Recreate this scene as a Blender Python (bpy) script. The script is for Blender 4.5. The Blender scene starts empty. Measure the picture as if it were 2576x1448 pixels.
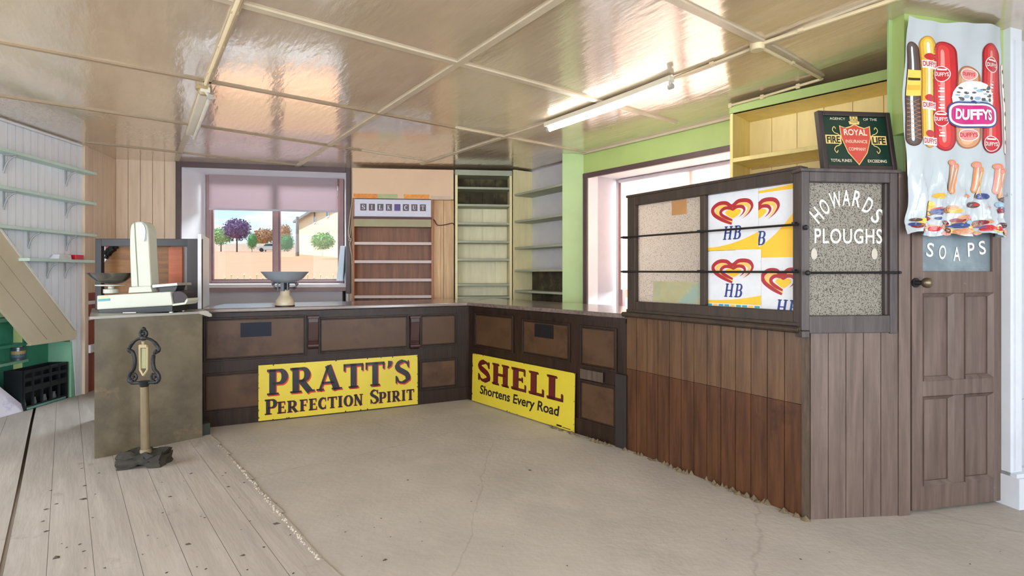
import bpy, bmesh, math, random
from mathutils import Vector, Matrix
random.seed(7)
SC = bpy.context.scene
COL = SC.collection
# ---------------------------------------------------------------- camera, world, sun, daylight, exposure
F, HOR, H, HCEIL = 1307.0, 688.0, 1.30, 1.32        # focal length in pixels, horizon row, eye height, ceiling above eye
cam = bpy.data.cameras.new('camera'); camo = bpy.data.objects.new('camera', cam); COL.objects.link(camo)
cam.sensor_fit = 'HORIZONTAL'; cam.sensor_width = 36.0; cam.lens = 36.0 * F / 2576.0
cam.shift_y = -(724.0 - HOR) / 2576.0; cam.clip_start = .05; cam.clip_end = 600
camo.location = (0, 0, H); camo.rotation_euler = (math.pi / 2, 0, 0)
SC.camera = camo
SC.view_settings.view_transform = 'Standard'; SC.view_settings.look = 'None'
SC.view_settings.gamma = 1; SC.view_settings.use_curve_mapping = False
SC.view_settings.exposure = 0.15
try:
    SC.cycles.max_bounces = 10; SC.cycles.diffuse_bounces = 6; SC.cycles.glossy_bounces = 4; SC.cycles.transmission_bounces = 8
    SC.cycles.transparent_max_bounces = 12; SC.cycles.use_denoising = True; SC.cycles.sample_clamp_indirect = 6
    SC.cycles.caustics_reflective = False; SC.cycles.caustics_refractive = False
except Exception: pass

def lin(c):
    return tuple((x / 255 / 12.92) if x / 255 <= .04045 else ((x / 255 + .055) / 1.055) ** 2.4 for x in c)

world = bpy.data.worlds.new('sky'); SC.world = world; world.use_nodes = True
wn = world.node_tree; wn.nodes.clear()
wo = wn.nodes.new('ShaderNodeOutputWorld'); wb = wn.nodes.new('ShaderNodeBackground')
tc = wn.nodes.new('ShaderNodeTexCoord'); sx = wn.nodes.new('ShaderNodeSeparateXYZ')
mp = wn.nodes.new('ShaderNodeMapping'); mp.inputs['Scale'].default_value = (5, 5, 22)
nz = wn.nodes.new('ShaderNodeTexNoise'); nz.inputs['Scale'].default_value = 1.3; nz.inputs['Detail'].default_value = 5
cr = wn.nodes.new('ShaderNodeValToRGB'); cr.color_ramp.elements[0].position = .46; cr.color_ramp.elements[1].position = .62
g = wn.nodes.new('ShaderNodeValToRGB'); g.color_ramp.elements[0].color = (*lin((222, 236, 247)), 1); g.color_ramp.elements[1].color = (*lin((120, 170, 222)), 1)
g.color_ramp.elements[0].position = .02; g.color_ramp.elements[1].position = .30
mx = wn.nodes.new('ShaderNodeMix'); mx.data_type = 'RGBA'
wn.links.new(tc.outputs['Generated'], sx.inputs[0]); wn.links.new(tc.outputs['Generated'], mp.inputs[0]); wn.links.new(mp.outputs[0], nz.inputs['Vector'])
wn.links.new(sx.outputs[2], g.inputs[0]); wn.links.new(nz.outputs['Fac'], cr.inputs[0]); wn.links.new(cr.outputs[0], mx.inputs[0])
wn.links.new(g.outputs[0], mx.inputs[6]); mx.inputs[7].default_value = (1, 1, 1, 1)
wn.links.new(mx.outputs[2], wb.inputs[0]); wb.inputs[1].default_value = 1.5; wn.links.new(wb.outputs[0], wo.inputs[0])

def lamp(name, kind, loc, rot, energy, color, size=None):
    l = bpy.data.lights.new(name, kind); o = bpy.data.objects.new(name, l); COL.objects.link(o)
    o.location = loc; o.rotation_euler = rot; l.energy = energy; l.color = color
    if size: l.shape = 'RECTANGLE'; l.size, l.size_y = size
    return o
sun = lamp('sun', 'SUN', (0, 20, 30), (0, 0, 0), 6.0, (1, .95, .88)); sun.data.angle = .02
sun.rotation_euler = Vector((.55, .14, -.8)).to_track_quat('-Z', 'Y').to_euler()
# sky light falling in through the far window and the deep side window
lamp('daylight_far_window', 'AREA', (-3.3, 8.3, 3.35), Vector((.15, -1, -.62)).to_track_quat('-Z', 'Y').to_euler(), 420, (.92, .96, 1), (2.2, 1.1))
lamp('daylight_side_window', 'AREA', (2.85, 5.75, 1.9), Vector((-.763, -.646, -.12)).to_track_quat('-Z', 'Y').to_euler(), 300, (1, .97, .95), (1.8, 1.3))
# daylight through the shop-front windows behind the viewer and the street door at the right
lamp('daylight_front_left', 'AREA', (-2.3, -2.75, 1.55), (math.radians(90), 0, 0), 140, (.87, .94, 1), (2.6, 1.9))
lamp('daylight_front_right', 'AREA', (1.3, -2.75, 1.55), (math.radians(90), 0, 0), 95, (.87, .94, 1), (2.6, 1.9))
lamp('daylight_street_door', 'AREA', (3.42, -1.3, 1.35), (math.radians(90), 0, math.radians(90)), 140, (.82, .91, 1), (1.6, 2.2))

lamp('daylight_left_door', 'AREA', (-4.4, 2.1, 1.3), (math.radians(90), 0, math.radians(-90)), 45, (.93, .96, 1), (1.9, 2.0))

# ---------------------------------------------------------------- helpers: planes, meshes, things
def ceil_z(x, y):
    return H + HCEIL + .08 * math.exp(-((x - 2.15) ** 2 + (y - 2.75) ** 2) / (2 * .75 ** 2))
def floor_z(x, y):
    t = min(1, max(0, (-x - 2.7) / 1.5)); return .06 * t * t * (3 - 2 * t)
def fl(px, py, z=0.0):
    Z = (H - z) * F / (py - HOR); return ((px - 1288) / F * Z, Z)
def ce(px, py):
    hc = HCEIL
    for _ in range(6):
        Z = hc * F / (HOR - py); X = (px - 1288) / F * Z; hc = ceil_z(X, Z) - H
    return (X, Z)
def at(px, py, Z):
    return ((px - 1288) / F * Z, Z, H + (HOR - py) / F * Z)

class Pl:                                           # an upright plane through two plan points; s runs along it, n towards the room
    def __init__(s, a, b):
        s.a = Vector(a); s.b = Vector(b); s.L = (s.b - s.a).length; s.u = (s.b - s.a).normalized()
        s.N = Vector((s.u.y, -s.u.x))
        if s.N.dot(-s.a) < 0: s.N = -s.N
    def W(s, t, z, n=0.0):
        p = s.a + s.u * t + s.N * n; return (p.x, p.y, z)
    def P2(s, t, n=0.0):
        p = s.a + s.u * t + s.N * n; return (p.x, p.y)
    def on(s, px, py, n=0.0):
        d = Vector(((px - 1288) / F, 1)); Z = (s.a + s.N * n).dot(s.N) / d.dot(s.N)
        return ((d * Z - s.a).dot(s.u), H + (HOR - py) / F * Z)
    def S(s, px, n=0.0): return s.on(px, 700, n)[0]
    def shifted(s, n): return Pl(s.a + s.N * n, s.b + s.N * n)

def bez(pts, k=6, closed=False):                    # Catmull-Rom through points
    out = []; n = len(pts); rng = range(n if closed else n - 1)
    for i in rng:
        q = [pts[(i + j) % n] if closed else pts[min(max(i + j, 0), n - 1)] for j in (-1, 0, 1, 2)]
        for j in range(k):
            t = j / k
            out.append(tuple(.5 * (2 * b + (c - a) * t + (2 * a - 5 * b + 4 * c - d) * t * t + (3 * b - a - 3 * c + d) * t ** 3) for a, b, c, d in zip(*q)))
    if not closed: out.append(tuple(pts[-1]))
    return out

class MB:
    def __init__(s): s.v = []; s.f = []; s.m = []
    def add(s, vs, fs, m=0):
        o = len(s.v); s.v += [tuple(v) for v in vs]
        for f in fs: s.f.append(tuple(i + o for i in f)); s.m.append(m)
    def face(s, vs, m=0): s.add(vs, [tuple(range(len(vs)))], m); return s
    def hexa(s, p, m=0):
        s.add(p, [(0, 1, 2, 3), (7, 6, 5, 4), (0, 4, 5, 1), (1, 5, 6, 2), (2, 6, 7, 3), (3, 7, 4, 0)], m); return s
    def box(s, pl, s0, s1, z0, z1, n0, n1, m=0):
        return s.hexa([pl.W(s0, z0, n0), pl.W(s1, z0, n0), pl.W(s1, z1, n0), pl.W(s0, z1, n0), pl.W(s0, z0, n1), pl.W(s1, z0, n1), pl.W(s1, z1, n1), pl.W(s0, z1, n1)], m)
    def prism(s, pl, poly, n0, n1, m=0):
        k = len(poly); vs = [pl.W(a, b, n0) for a, b in poly] + [pl.W(a, b, n1) for a, b in poly]
        s.add(vs, [tuple(range(k)), tuple(range(2 * k - 1, k - 1, -1))] + [(i, (i + 1) % k, k + (i + 1) % k, k + i) for i in range(k)], m); return s
    def flat(s, pl, poly, n, m=0): return s.face([pl.W(a, b, n) for a, b in poly], m)
    def hprism(s, poly, z0, z1, m=0):
        k = len(poly); vs = [(x, y, z0) for x, y in poly] + [(x, y, z1) for x, y in poly]
        s.add(vs, [tuple(range(k)), tuple(range(2 * k - 1, k - 1, -1))] + [(i, (i + 1) % k, k + (i + 1) % k, k + i) for i in range(k)], m); return s
    def cube(s, c, d, m=0, rz=0.0):
        r = Matrix.Rotation(rz, 3, 'Z'); q = []
        for z in (-1, 1):
            for x, y in ((-1, -1), (1, -1), (1, 1), (-1, 1)): q.append(Vector(c) + r @ Vector((x * d[0] / 2, y * d[1] / 2, z * d[2] / 2)))
        return s.hexa(q, m)
    def tube(s, pts, r, seg=8, m=0, closed=False):
        pts = [Vector(p) for p in pts]; n = len(pts); rs = r if isinstance(r, (list, tuple)) else [r] * n; vs = []; up = None
        for i, p in enumerate(pts):
            t = (pts[(i + 1) % n] - pts[i - 1]) if closed else (pts[min(i + 1, n - 1)] - pts[max(i - 1, 0)])
            t.normalize()
            if up is None or abs(t.dot(up)) > .95: up = Vector((0, 0, 1)) if abs(t.z) < .9 else Vector((1, 0, 0))
            a = t.cross(up).normalized(); b = a.cross(t)
            for k in range(seg):
                w = 2 * math.pi * k / seg; vs.append(p + (a * math.cos(w) + b * math.sin(w)) * rs[i])
        fs = [(i * seg + k, i * seg + (k + 1) % seg, ((i + 1) % n) * seg + (k + 1) % seg, ((i + 1) % n) * seg + k) for i in range(n if closed else n - 1) for k in range(seg)]
        if not closed: fs += [tuple(range(seg - 1, -1, -1)), tuple(range((n - 1) * seg, n * seg))]
        s.add(vs, fs, m); return s
    def lathe(s, c, prof, seg=24, m=0):
        c = Vector(c); vs = []; n = len(prof)
        for r, z in prof:
            for k in range(seg):
                w = 2 * math.pi * k / seg; vs.append(c + Vector((r * math.cos(w), r * math.sin(w), z)))
        fs = [(i * seg + k, i * seg + (k + 1) % seg, (i + 1) * seg + (k + 1) % seg, (i + 1) * seg + k) for i in range(n - 1) for k in range(seg)]
        fs += [tuple(range(seg - 1, -1, -1)), tuple(range((n - 1) * seg, n * seg))]
        s.add(vs, fs, m); return s
    def ball(s, c, r, seg=12, rings=7, m=0):
        r = r if isinstance(r, (tuple, list)) else (r, r, r)
        vs = []; fs = []
        for i in range(rings + 1):
            a = math.pi * (i + .02) / (rings + .04)
            for k in range(seg):
                w = 2 * math.pi * k / seg
                vs.append((c[0] + r[0] * math.sin(a) * math.cos(w), c[1] + r[1] * math.sin(a) * math.sin(w), c[2] + r[2] * math.cos(a)))
        fs = [(i * seg + k, i * seg + (k + 1) % seg, (i + 1) * seg + (k + 1) % seg, (i + 1) * seg + k) for i in range(rings) for k in range(seg)]
        s.add(vs, fs, m); return s
    def strip(s, pl, pts, w, n, m=0, fn=None):      # a flat brush stroke on a plane; w one width or one per point
        k = len(pts); ws = w if isinstance(w, (list, tuple)) else [w] * k; vs = []
        for i in range(k):
            a = Vector(pts[max(i - 1, 0)]); b = Vector(pts[min(i + 1, k - 1)]); d = (b - a).normalized(); q = Vector((-d.y, d.x)) * ws[i] / 2; p = Vector(pts[i])
            for e in (p + q, p - q): vs.append(fn(e.x, e.y, n) if fn else pl.W(e.x, e.y, n))
        s.add(vs, [(2 * i, 2 * i + 1, 2 * i + 3, 2 * i + 2) for i in range(k - 1)], m); return s
    def boards(s, pl, s0, s1, z0, z1, n0, n1, w, gap=.005, m=0, back=None):
        k = max(1, round((s1 - s0) / w)); w = (s1 - s0) / k
        for i in range(k): s.box(pl, s0 + i * w + gap / 2, s0 + (i + 1) * w - gap / 2, z0, z1, n0, n1, m)
        s.box(pl, s0, s1, z0, z1, n0 - .004, n0 + (n1 - n0) * .4, m if back is None else back); return s
    def bars(s, pl, s0, s1, z0, z1, n0, n1, w, wt=None, wb=None, m=0):    # a rectangular frame of four members
        wt = w if wt is None else wt; wb = w if wb is None else wb
        s.box(pl, s0, s0 + w, z0, z1, n0, n1, m); s.box(pl, s1 - w, s1, z0, z1, n0, n1, m)
        s.box(pl, s0 + w, s1 - w, z1 - wt, z1, n0, n1 - .0008, m); s.box(pl, s0 + w, s1 - w, z0, z0 + wb, n0, n1 - .0008, m); return s
    def build(s, name, mats, parent=None, smooth=False, bevel=0, auto=None):
        if not isinstance(mats, (list, tuple)): mats = [mats]
        me = bpy.data.meshes.new(name); o = bpy.data.objects.new(name, me); COL.objects.link(o)
        if parent is not None:
            root = parent
            while root.parent: root = root.parent
            org = Vector(root.location); o.parent = parent
        else:
            xs = [v[0] for v in s.v]; ys = [v[1] for v in s.v]
            org = Vector(((min(xs) + max(xs)) / 2, (min(ys) + max(ys)) / 2, min(v[2] for v in s.v))); o.location = org
        me.from_pydata([Vector(v) - org for v in s.v], [], s.f)
        for m in mats: me.materials.append(m)
        me.polygons.foreach_set('material_index', s.m)
        bm = bmesh.new(); bm.from_mesh(me); bmesh.ops.recalc_face_normals(bm, faces=bm.faces); bm.to_mesh(me); bm.free()
        if smooth:
            me.polygons.foreach_set('use_smooth', [True] * len(me.polygons))
            try: me.set_sharp_from_angle(angle=math.radians(45))
            except Exception: pass
        if bevel:
            b = o.modifiers.new('edge', 'BEVEL'); b.width = bevel; b.segments = 2; b.limit_method = 'ANGLE'
        me.update(); return o

def tag(o, label, cat, group=None, kind=None):
    o['label'] = label; o['category'] = cat
    if group: o['group'] = group
    if kind: o['kind'] = kind
    return o
def thing(name, label, cat, loc, group=None):
    o = bpy.data.objects.new(name, None); COL.objects.link(o); o.location = loc; o.empty_display_size = .1
    return tag(o, label, cat, group)
def struct(o, label=None, cat=None):
    o['kind'] = 'structure'
    if label: o['label'] = label; o['category'] = cat
    return o
def sroot(name, loc, label, cat):
    return struct(thing(name, label, cat, loc))

# ---------------------------------------------------------------- materials
def nd(nt, t, **kw):
    n = nt.nodes.new(t)
    for k, v in kw.items(): setattr(n, k, v)
    return n
def M(name, rgb, rough=.6, metal=0., var=.12, scale=6., bump=0., bscale=60., rgb2=None, mask=(.45, .62), mscale=2.5, stretch=None, angle=0., spec=.5, coat=0., emit=None, trans=0., rgb3=None, mask3=(.6, .68), m3scale=9., rvar=0.):
    m = bpy.data.materials.new(name); m.use_nodes = True; nt = m.node_tree; p = nt.nodes['Principled BSDF']; L = nt.links.new
    p.inputs['Roughness'].default_value = rough; p.inputs['Metallic'].default_value = metal
    p.inputs['Specular IOR Level'].default_value = spec; p.inputs['Coat Weight'].default_value = coat; p.inputs['Coat Roughness'].default_value = .15
    p.inputs['Transmission Weight'].default_value = trans
    c = lin(rgb)
    t = nd(nt, 'ShaderNodeTexCoord'); mp = nd(nt, 'ShaderNodeMapping'); L(t.outputs['Object'], mp.inputs[0])
    if stretch: mp.inputs['Scale'].default_value = stretch
    r0 = nd(nt, 'ShaderNodeMapping'); r0.inputs['Rotation'].default_value = (0, 0, angle); L(t.outputs['Object'], r0.inputs[0]); L(r0.outputs[0], mp.inputs[0])
    n = nd(nt, 'ShaderNodeTexNoise'); n.inputs['Scale'].default_value = scale; n.inputs['Detail'].default_value = 6; n.inputs['Roughness'].default_value = .6; L(mp.outputs[0], n.inputs['Vector'])
    mix = nd(nt, 'ShaderNodeMix', data_type='RGBA'); L(n.outputs['Fac'], mix.inputs[0])
    mr = nd(nt, 'ShaderNodeMapRange'); mr.inputs[1].default_value = .3; mr.inputs[2].default_value = .7; L(n.outputs['Fac'], mr.inputs[0]); L(mr.outputs[0], mix.inputs[0])
    mix.inputs[6].default_value = (*[x * (1 - var) for x in c], 1); mix.inputs[7].default_value = (*[min(1, x * (1 + var)) for x in c], 1)
    out = mix.outputs[2]
    for col, mk, ms, st in ((rgb2, mask, mscale, stretch), (rgb3, mask3, m3scale, None)):
        if col is None: continue
        n2 = nd(nt, 'ShaderNodeTexNoise'); n2.inputs['Scale'].default_value = ms; n2.inputs['Detail'].default_value = 7; n2.inputs['Roughness'].default_value = .65
        L((mp if st else t).outputs[0 if st else 'Object'], n2.inputs['Vector'])
        r2 = nd(nt, 'ShaderNodeMapRange'); r2.inputs[1].default_value = mk[0]; r2.inputs[2].default_value = mk[1]; L(n2.outputs['Fac'], r2.inputs[0])
        k = nd(nt, 'ShaderNodeMix', data_type='RGBA'); L(r2.outputs[0], k.inputs[0]); L(out, k.inputs[6]); k.inputs[7].default_value = (*lin(col), 1); out = k.outputs[2]
    L(out, p.inputs['Base Color'])
    if rvar:
        q = nd(nt, 'ShaderNodeMapRange'); q.inputs[1].default_value = .3; q.inputs[2].default_value = .7; q.inputs[3].default_value = max(.02, rough - rvar); q.inputs[4].default_value = rough + rvar
        L(n.outputs['Fac'], q.inputs[0]); L(q.outputs[0], p.inputs['Roughness'])
    if bump:
        b = nd(nt, 'ShaderNodeBump'); b.inputs['Strength'].default_value = bump; b.inputs['Distance'].default_value = .01
        nb = nd(nt, 'ShaderNodeTexNoise'); nb.inputs['Scale'].default_value = bscale; nb.inputs['Detail'].default_value = 4; L(mp.outputs[0], nb.inputs['Vector']); L(nb.outputs['Fac'], b.inputs['Height']); L(b.outputs[0], p.inputs['Normal'])
    if emit: p.inputs['Emission Color'].default_value = (*lin(emit[0]), 1); p.inputs['Emission Strength'].default_value = emit[1]
    return m
def flatmat(name, rgb, rough=.5, metal=0., spec=.5): return M(name, rgb, rough, metal, var=.04, scale=20, spec=spec)
VS = (14, 14, 1.1)                                   # upright grain
def HS(): return (1.1, 16, 16)                       # grain along local x after turning
def wood(name, a, b, rough=.45, angle=None, **kw):
    return M(name, a, rough, var=.22, scale=2.2, rgb2=b, mask=(.42, .7), mscale=1.6, stretch=VS if angle is None else HS(), angle=0 if angle is None else -angle, bump=.12, bscale=6, **kw)
# ---------------------------------------------------------------- lettering
_tc = {}
def font_mesh(body, off=0., shear=0., sp=1.):
    key = (body, off, shear, sp)
    if key not in _tc:
        cu = bpy.data.curves.new('lettering', 'FONT'); cu.body = body; cu.size = 1; cu.offset = off; cu.shear = shear; cu.space_character = sp; cu.dimensions = '2D'; cu.fill_mode = 'FRONT'; cu.resolution_u = 4
        o = bpy.data.objects.new('lettering', cu); COL.objects.link(o); dg = bpy.context.evaluated_depsgraph_get(); dg.update()
        me = bpy.data.meshes.new_from_object(o.evaluated_get(dg))
        vs = [(v.co.x, v.co.y) for v in me.vertices]; fs = [tuple(p.vertices) for p in me.polygons]
        bpy.data.objects.remove(o); bpy.data.curves.remove(cu); bpy.data.meshes.remove(me)
        x0 = min(v[0] for v in vs); x1 = max(v[0] for v in vs); y0 = min(v[1] for v in vs); y1 = max(v[1] for v in vs)
        _tc[key] = ([((x - x0) / (x1 - x0), (y - y0) / (y1 - y0)) for x, y in vs], fs, (x1 - x0) / (y1 - y0))
    return _tc[key]
def text(mb, pl, body, s, z, h, n, m=0, width=None, align='C', off=.0, shear=0., sp=1., fn=None, rot=0.):
    vs, fs, asp = font_mesh(body, off, shear, sp); w = width or asp * h
    x0 = {'C': -w / 2, 'L': 0, 'R': -w}[align]; c, sn = math.cos(rot), math.sin(rot); out = []
    for x, y in vs:
        a, b = x0 + x * w, y * h
        if rot: b -= h / 2; a, b = a * c - b * sn, a * sn + b * c; b += h / 2
        out.append(fn(s + a, z + b, n) if fn else pl.W(s + a, z + b, n))
    mb.add(out, fs, m)
T1, T2, T3 = .24, .10, .075
def arc(cx, cy, rx, ry, a0, a1, k=10): return [(cx + rx * math.cos(math.radians(a0 + (a1 - a0) * i / k)), cy + ry * math.sin(math.radians(a0 + (a1 - a0) * i / k))) for i in range(k + 1)]
def wv(k, a, b): return [a + (b - a) * math.sin(math.pi * i / k) for i in range(k + 1)]
def vv(x, a, b, w=T1): return ([(x, a), (x, b)], w)
def hh(a, b, y, w=T2): return ([(a, y), (b, y)], w)
GL = {
 'P': ([vv(.2, 0, 1), hh(0, .42, .0375, T3), hh(0, .46, .95), hh(.2, .46, .44), (arc(.44, .695, .2, .255, 90, -90), wv(10, T2, T1))], .78),
 'R': ([vv(.2, 0, 1), hh(0, .42, .0375, T3), hh(0, .46, .95), hh(.2, .46, .46), (arc(.44, .705, .2, .245, 90, -90), wv(10, T2, T1)), ([(.40, .48), (.74, .0)], T1), hh(.62, .92, .0375, T3)], .95),
 'A': ([([(.1, 0), (.44, 1)], T2), ([(.42, 1), (.76, 0)], T1 * 1.05), hh(.2, .66, .3, .09), hh(-.03, .26, .0375, T3), hh(.56, .97, .0375, T3)], .97),
 'T': ([vv(.4, 0, 1), hh(0, .8, .945, .11), vv(.04, .7, 1, .08), vv(.76, .7, 1, .08), hh(.2, .6, .0375, T3)], .83),
 'S': ([(bez([(.56, .73), (.5, .9), (.32, .955), (.13, .86), (.12, .66), (.33, .52), (.52, .38), (.55, .18), (.36, .05), (.16, .09), (.06, .3)], 4), [.05] * 3 + [.09] * 5 + [.16] * 6 + [.22] * 15 + [.14] * 4 + [.09] * 8), vv(.58, .68, .98, .06), vv(.05, .02, .34, .06)], .68),
 "'": ([([(.16, 1), (.13, .82), (.04, .7)], [.2, .16, .03])], .3),
 'E': ([vv(.2, 0, 1), hh(0, .62, .95), hh(.2, .5, .51, .09), hh(0, .66, .05), vv(.6, .7, 1, .06), vv(.64, 0, .3, .06), vv(.5, .4, .62, .05)], .74),
 'F': ([vv(.2, 0, 1), hh(0, .62, .95), hh(.2, .5, .5, .09), hh(0, .42, .0375, T3), vv(.6, .68, 1, .06), vv(.5, .39, .61, .05)], .7),
 'C': ([(arc(.4, .5, .3, .45, 50, 310, 18), wv(18, T2, T1)), vv(.6, .66, 1, .06), vv(.6, 0, .34, .06)], .72),
 'I': ([vv(.2, 0, 1), hh(.0, .4, .0375, T3), hh(.0, .4, .9625, T3)], .46),
 'O': ([(arc(.4, .5, .3, .45, 90, 450, 24), [T2 + (T1 - T2) * abs(math.sin(2 * math.pi * i / 24)) for i in range(25)])], .82),
 'N': ([vv(.14, 0, 1, .11), ([(.12, 1), (.66, 0)], T1), vv(.66, 0, 1, .11), hh(0, .3, .0375, T3), hh(0, .3, .9625, T3), hh(.5, .82, .9625, T3)], .86),
 'H': ([vv(.2, 0, 1, .22), vv(.68, 0, 1, .22), hh(.2, .7, .5, .1), hh(.03, .37, .0375, T3), hh(.03, .37, .9625, T3), hh(.51, .85, .0375, T3), hh(.51, .85, .9625, T3)], .92),
 'L': ([vv(.2, 0, 1), hh(0, .62, .05), vv(.6, 0, .3, .07), hh(0, .4, .9625, T3)], .7),
 'K': ([vv(.2, 0, 1), ([(.3, .45), (.66, .98)], .09), ([(.32, .55), (.7, .02)], T1), hh(.04, .38, .0375, T3), hh(.04, .38, .9625, T3), hh(.52, .8, .9625, T3), hh(.55, .9, .0375, T3)], .92),
 'U': ([([(.16, 1), (.16, .35)] + arc(.4, .3, .24, .25, 180, 360, 8) + [(.64, 1)], [T1] * 4 + [T2] * 5 + [.09] * 2), hh(0, .34, .9625, T3), hh(.5, .8, .9625, T3)], .84),
 'B': ([vv(.2, 0, 1, .2), hh(.03, .46, .955), hh(.2, .46, .52, .08), hh(.03, .46, .045), (arc(.42, .735, .17, .215, 90, -90), wv(10, .08, .19)), (arc(.43, .285, .2, .24, 90, -90), wv(10, .08, .22))], .78),
}
def serif(mb, pl, body, s0, s1, z, h, n, m=0, big=None, shear=0., fat=1., fn=None):   # bold serif capitals fitted between s0 and s1
    adv = 0; items = []
    for i, ch in enumerate(body):
        k = 1.28 if big and i in big else 1.
        if ch == ' ': adv += .4; continue
        items.append((ch, adv, k)); adv += GL[ch][1] * k * (1 if k == 1 else .92) + .06
    sc = (s1 - s0) / (adv - .06)
    for ch, x, k in items:
        for pts, w in GL[ch][0]:
            P = [(s0 + (x + a * k) * sc + b * h * k * shear, z + b * h * k) for a, b in pts]; r = (sc + h) / 2 * k * fat
            W = [q * r for q in w] if isinstance(w, (list, tuple)) else w * r
            if isinstance(W, list):
                if len(W) < len(P): W = W + [W[-1]] * (len(P) - len(W))
                W = W[:len(P)]
            else:                                                       # an upright scales with width, a level stroke with height
                dx, dy = abs(pts[0][0] - pts[-1][0]), abs(pts[0][1] - pts[-1][1])
                W = w * k * (sc if dy >= dx else h) * fat
            mb.strip(pl, P, W, n, m, fn)

# ---------------------------------------------------------------- the palette
concrete = M('concrete', (178, 172, 164), .7, var=.12, scale=1.6, bump=.25, bscale=24, rgb2=(196, 190, 182), mask=(.55, .75), mscale=1.1, rgb3=(140, 132, 122), mask3=(.66, .8), m3scale=11)
# fine cracks in the concrete
nt = concrete.node_tree; p = nt.nodes['Principled BSDF']
_src = p.inputs['Base Color'].links[0].from_socket
_t = nd(nt, 'ShaderNodeTexCoord'); _n = nd(nt, 'ShaderNodeTexNoise'); _n.inputs['Scale'].default_value = 3; _n.inputs['Detail'].default_value = 5
_a = nd(nt, 'ShaderNodeMix', data_type='RGBA'); _a.inputs[0].default_value = .12; nt.links.new(_t.outputs['Object'], _n.inputs['Vector']); nt.links.new(_t.outputs['Object'], _a.inputs[6]); nt.links.new(_n.outputs['Color'], _a.inputs[7])
_v = nd(nt, 'ShaderNodeTexVoronoi', feature='DISTANCE_TO_EDGE'); _v.inputs['Scale'].default_value = .42; nt.links.new(_a.outputs[2], _v.inputs['Vector'])
_r = nd(nt, 'ShaderNodeMapRange'); _r.inputs[1].default_value = .0; _r.inputs[2].default_value = .0022; _r.inputs[3].default_value = .30; _r.inputs[4].default_value = 0; nt.links.new(_v.outputs['Distance'], _r.inputs[0])
_m = nd(nt, 'ShaderNodeMix', data_type='RGBA'); nt.links.new(_r.outputs[0], _m.inputs[0]); nt.links.new(_src, _m.inputs[6]); _m.inputs[7].default_value = (*lin((120, 108, 96)), 1); nt.links.new(_m.outputs[2], p.inputs['Base Color'])
ANG = math.atan2(.758, -.652)
floorwood = M('worn_floor_boards', (172, 165, 158), .7, var=.14, scale=1.3, rgb2=(190, 184, 178), mask=(.5, .72), mscale=1.5, stretch=(.7, 6, 6), angle=-ANG, bump=.2, bscale=8, rgb3=(122, 104, 92), mask3=(.61, .78), m3scale=3.6)
gapdark = flatmat('dark_gap', (58, 50, 44), .9)
seam = flatmat('board_seam', (136, 124, 114), .9)
ceilpaint = M('glossy_ceiling_paint', (200, 181, 154), .17, var=.07, scale=1.5, rgb2=(166, 142, 114), mask=(.5, .85), mscale=.9, bump=.20, bscale=11, stretch=(2.2, .5, 1), angle=math.radians(-36), rvar=.05, spec=.9, coat=1.)
ceilpaint.node_tree.nodes['Principled BSDF'].inputs['Coat IOR'].default_value = 1.9; _p = ceilpaint.node_tree.nodes['Principled BSDF']; ceilpaint.node_tree.links.new(_p.inputs['Normal'].links[0].from_socket, _p.inputs['Coat Normal']); _p.inputs['Coat Roughness'].default_value = .09
battendark = M('shadowed_batten_paint', (150, 130, 104), .4, var=.1, scale=5)  # left battens: their shadow side is put into the paint colour
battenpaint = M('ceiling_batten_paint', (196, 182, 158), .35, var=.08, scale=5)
whiteboard = M('white_painted_boards', (234, 237, 244), .5, var=.05, scale=3, stretch=(8, 8, .8))
creamboard = M('bare_pale_boards', (220, 198, 174), .6, var=.10, scale=2, stretch=VS, rgb2=(226, 204, 180), mask=(.45, .7), mscale=1.2, rgb3=(150, 112, 84), mask3=(.70, .78), m3scale=5)
reveal = M('white_reveal_plaster', (226, 224, 228), .6, var=.05, scale=2.5, bump=.08, bscale=20)
casing = M('plum_brown_casing', (86, 66, 68), .45, var=.15, scale=5)
winframe = M('mauve_brown_window_frame', (150, 118, 118), .45, var=.12, scale=6)
green = M('lime_green_paint', (170, 192, 118), .42, var=.07, scale=2.2, bump=.06, bscale=30)
greenpale = M('pale_green_paint', (176, 204, 142), .42, var=.07, scale=2.2)
yellow = M('cream_yellow_paint', (232, 214, 142), .5, var=.08, scale=2.5, stretch=(6, 6, 1))
creamyellow = M('cream_shelf_paint', (232, 220, 172), .5, var=.08, scale=2.5, stretch=(6, 6, 1))
yellowold = M('old_cream_boards', (236, 228, 194), .55, var=.08, scale=2.5, stretch=(9, 9, 1.2))
shelfgrey = M('grey_green_shelf_paint', (164, 168, 146), .5, var=.12, scale=4)
greywall = M('grey_lilac_paint', (186, 182, 190), .6, var=.06, scale=3)
mould = M('mould_blackened_boards', (62, 54, 36), .8, var=.4, scale=4, rgb2=(110, 98, 66), mask=(.48, .7), mscale=6)
cdark = wood('counter_dark_wood', (50, 33, 24), (30, 20, 15), .36, spec=.28)
cpanel = M('counter_panel_varnish', (84, 60, 41), .36, var=.2, scale=2.4, rgb2=(58, 38, 27), mask=(.5, .72), mscale=2.6, bump=.08, bscale=14, spec=.3)
ANG2 = math.atan2(.4216, .907)
worktopm = wood('worktop_wood', (124, 108, 102), (88, 72, 66), .2, angle=0.43, coat=.8)
boardbrown = wood('brown_board_wood', (92, 58, 36), (60, 36, 24), .4, spec=.3, rgb3=(58, 36, 26), mask3=(.60, .72), m3scale=3)
doorbrown = wood('door_brown_wood', (112, 95, 87), (88, 72, 65), .45, rgb3=(158, 142, 134), mask3=(.68, .78), m3scale=7)
framebrown = wood('screen_frame_wood', (62, 47, 35), (42, 32, 25), .5)
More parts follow.
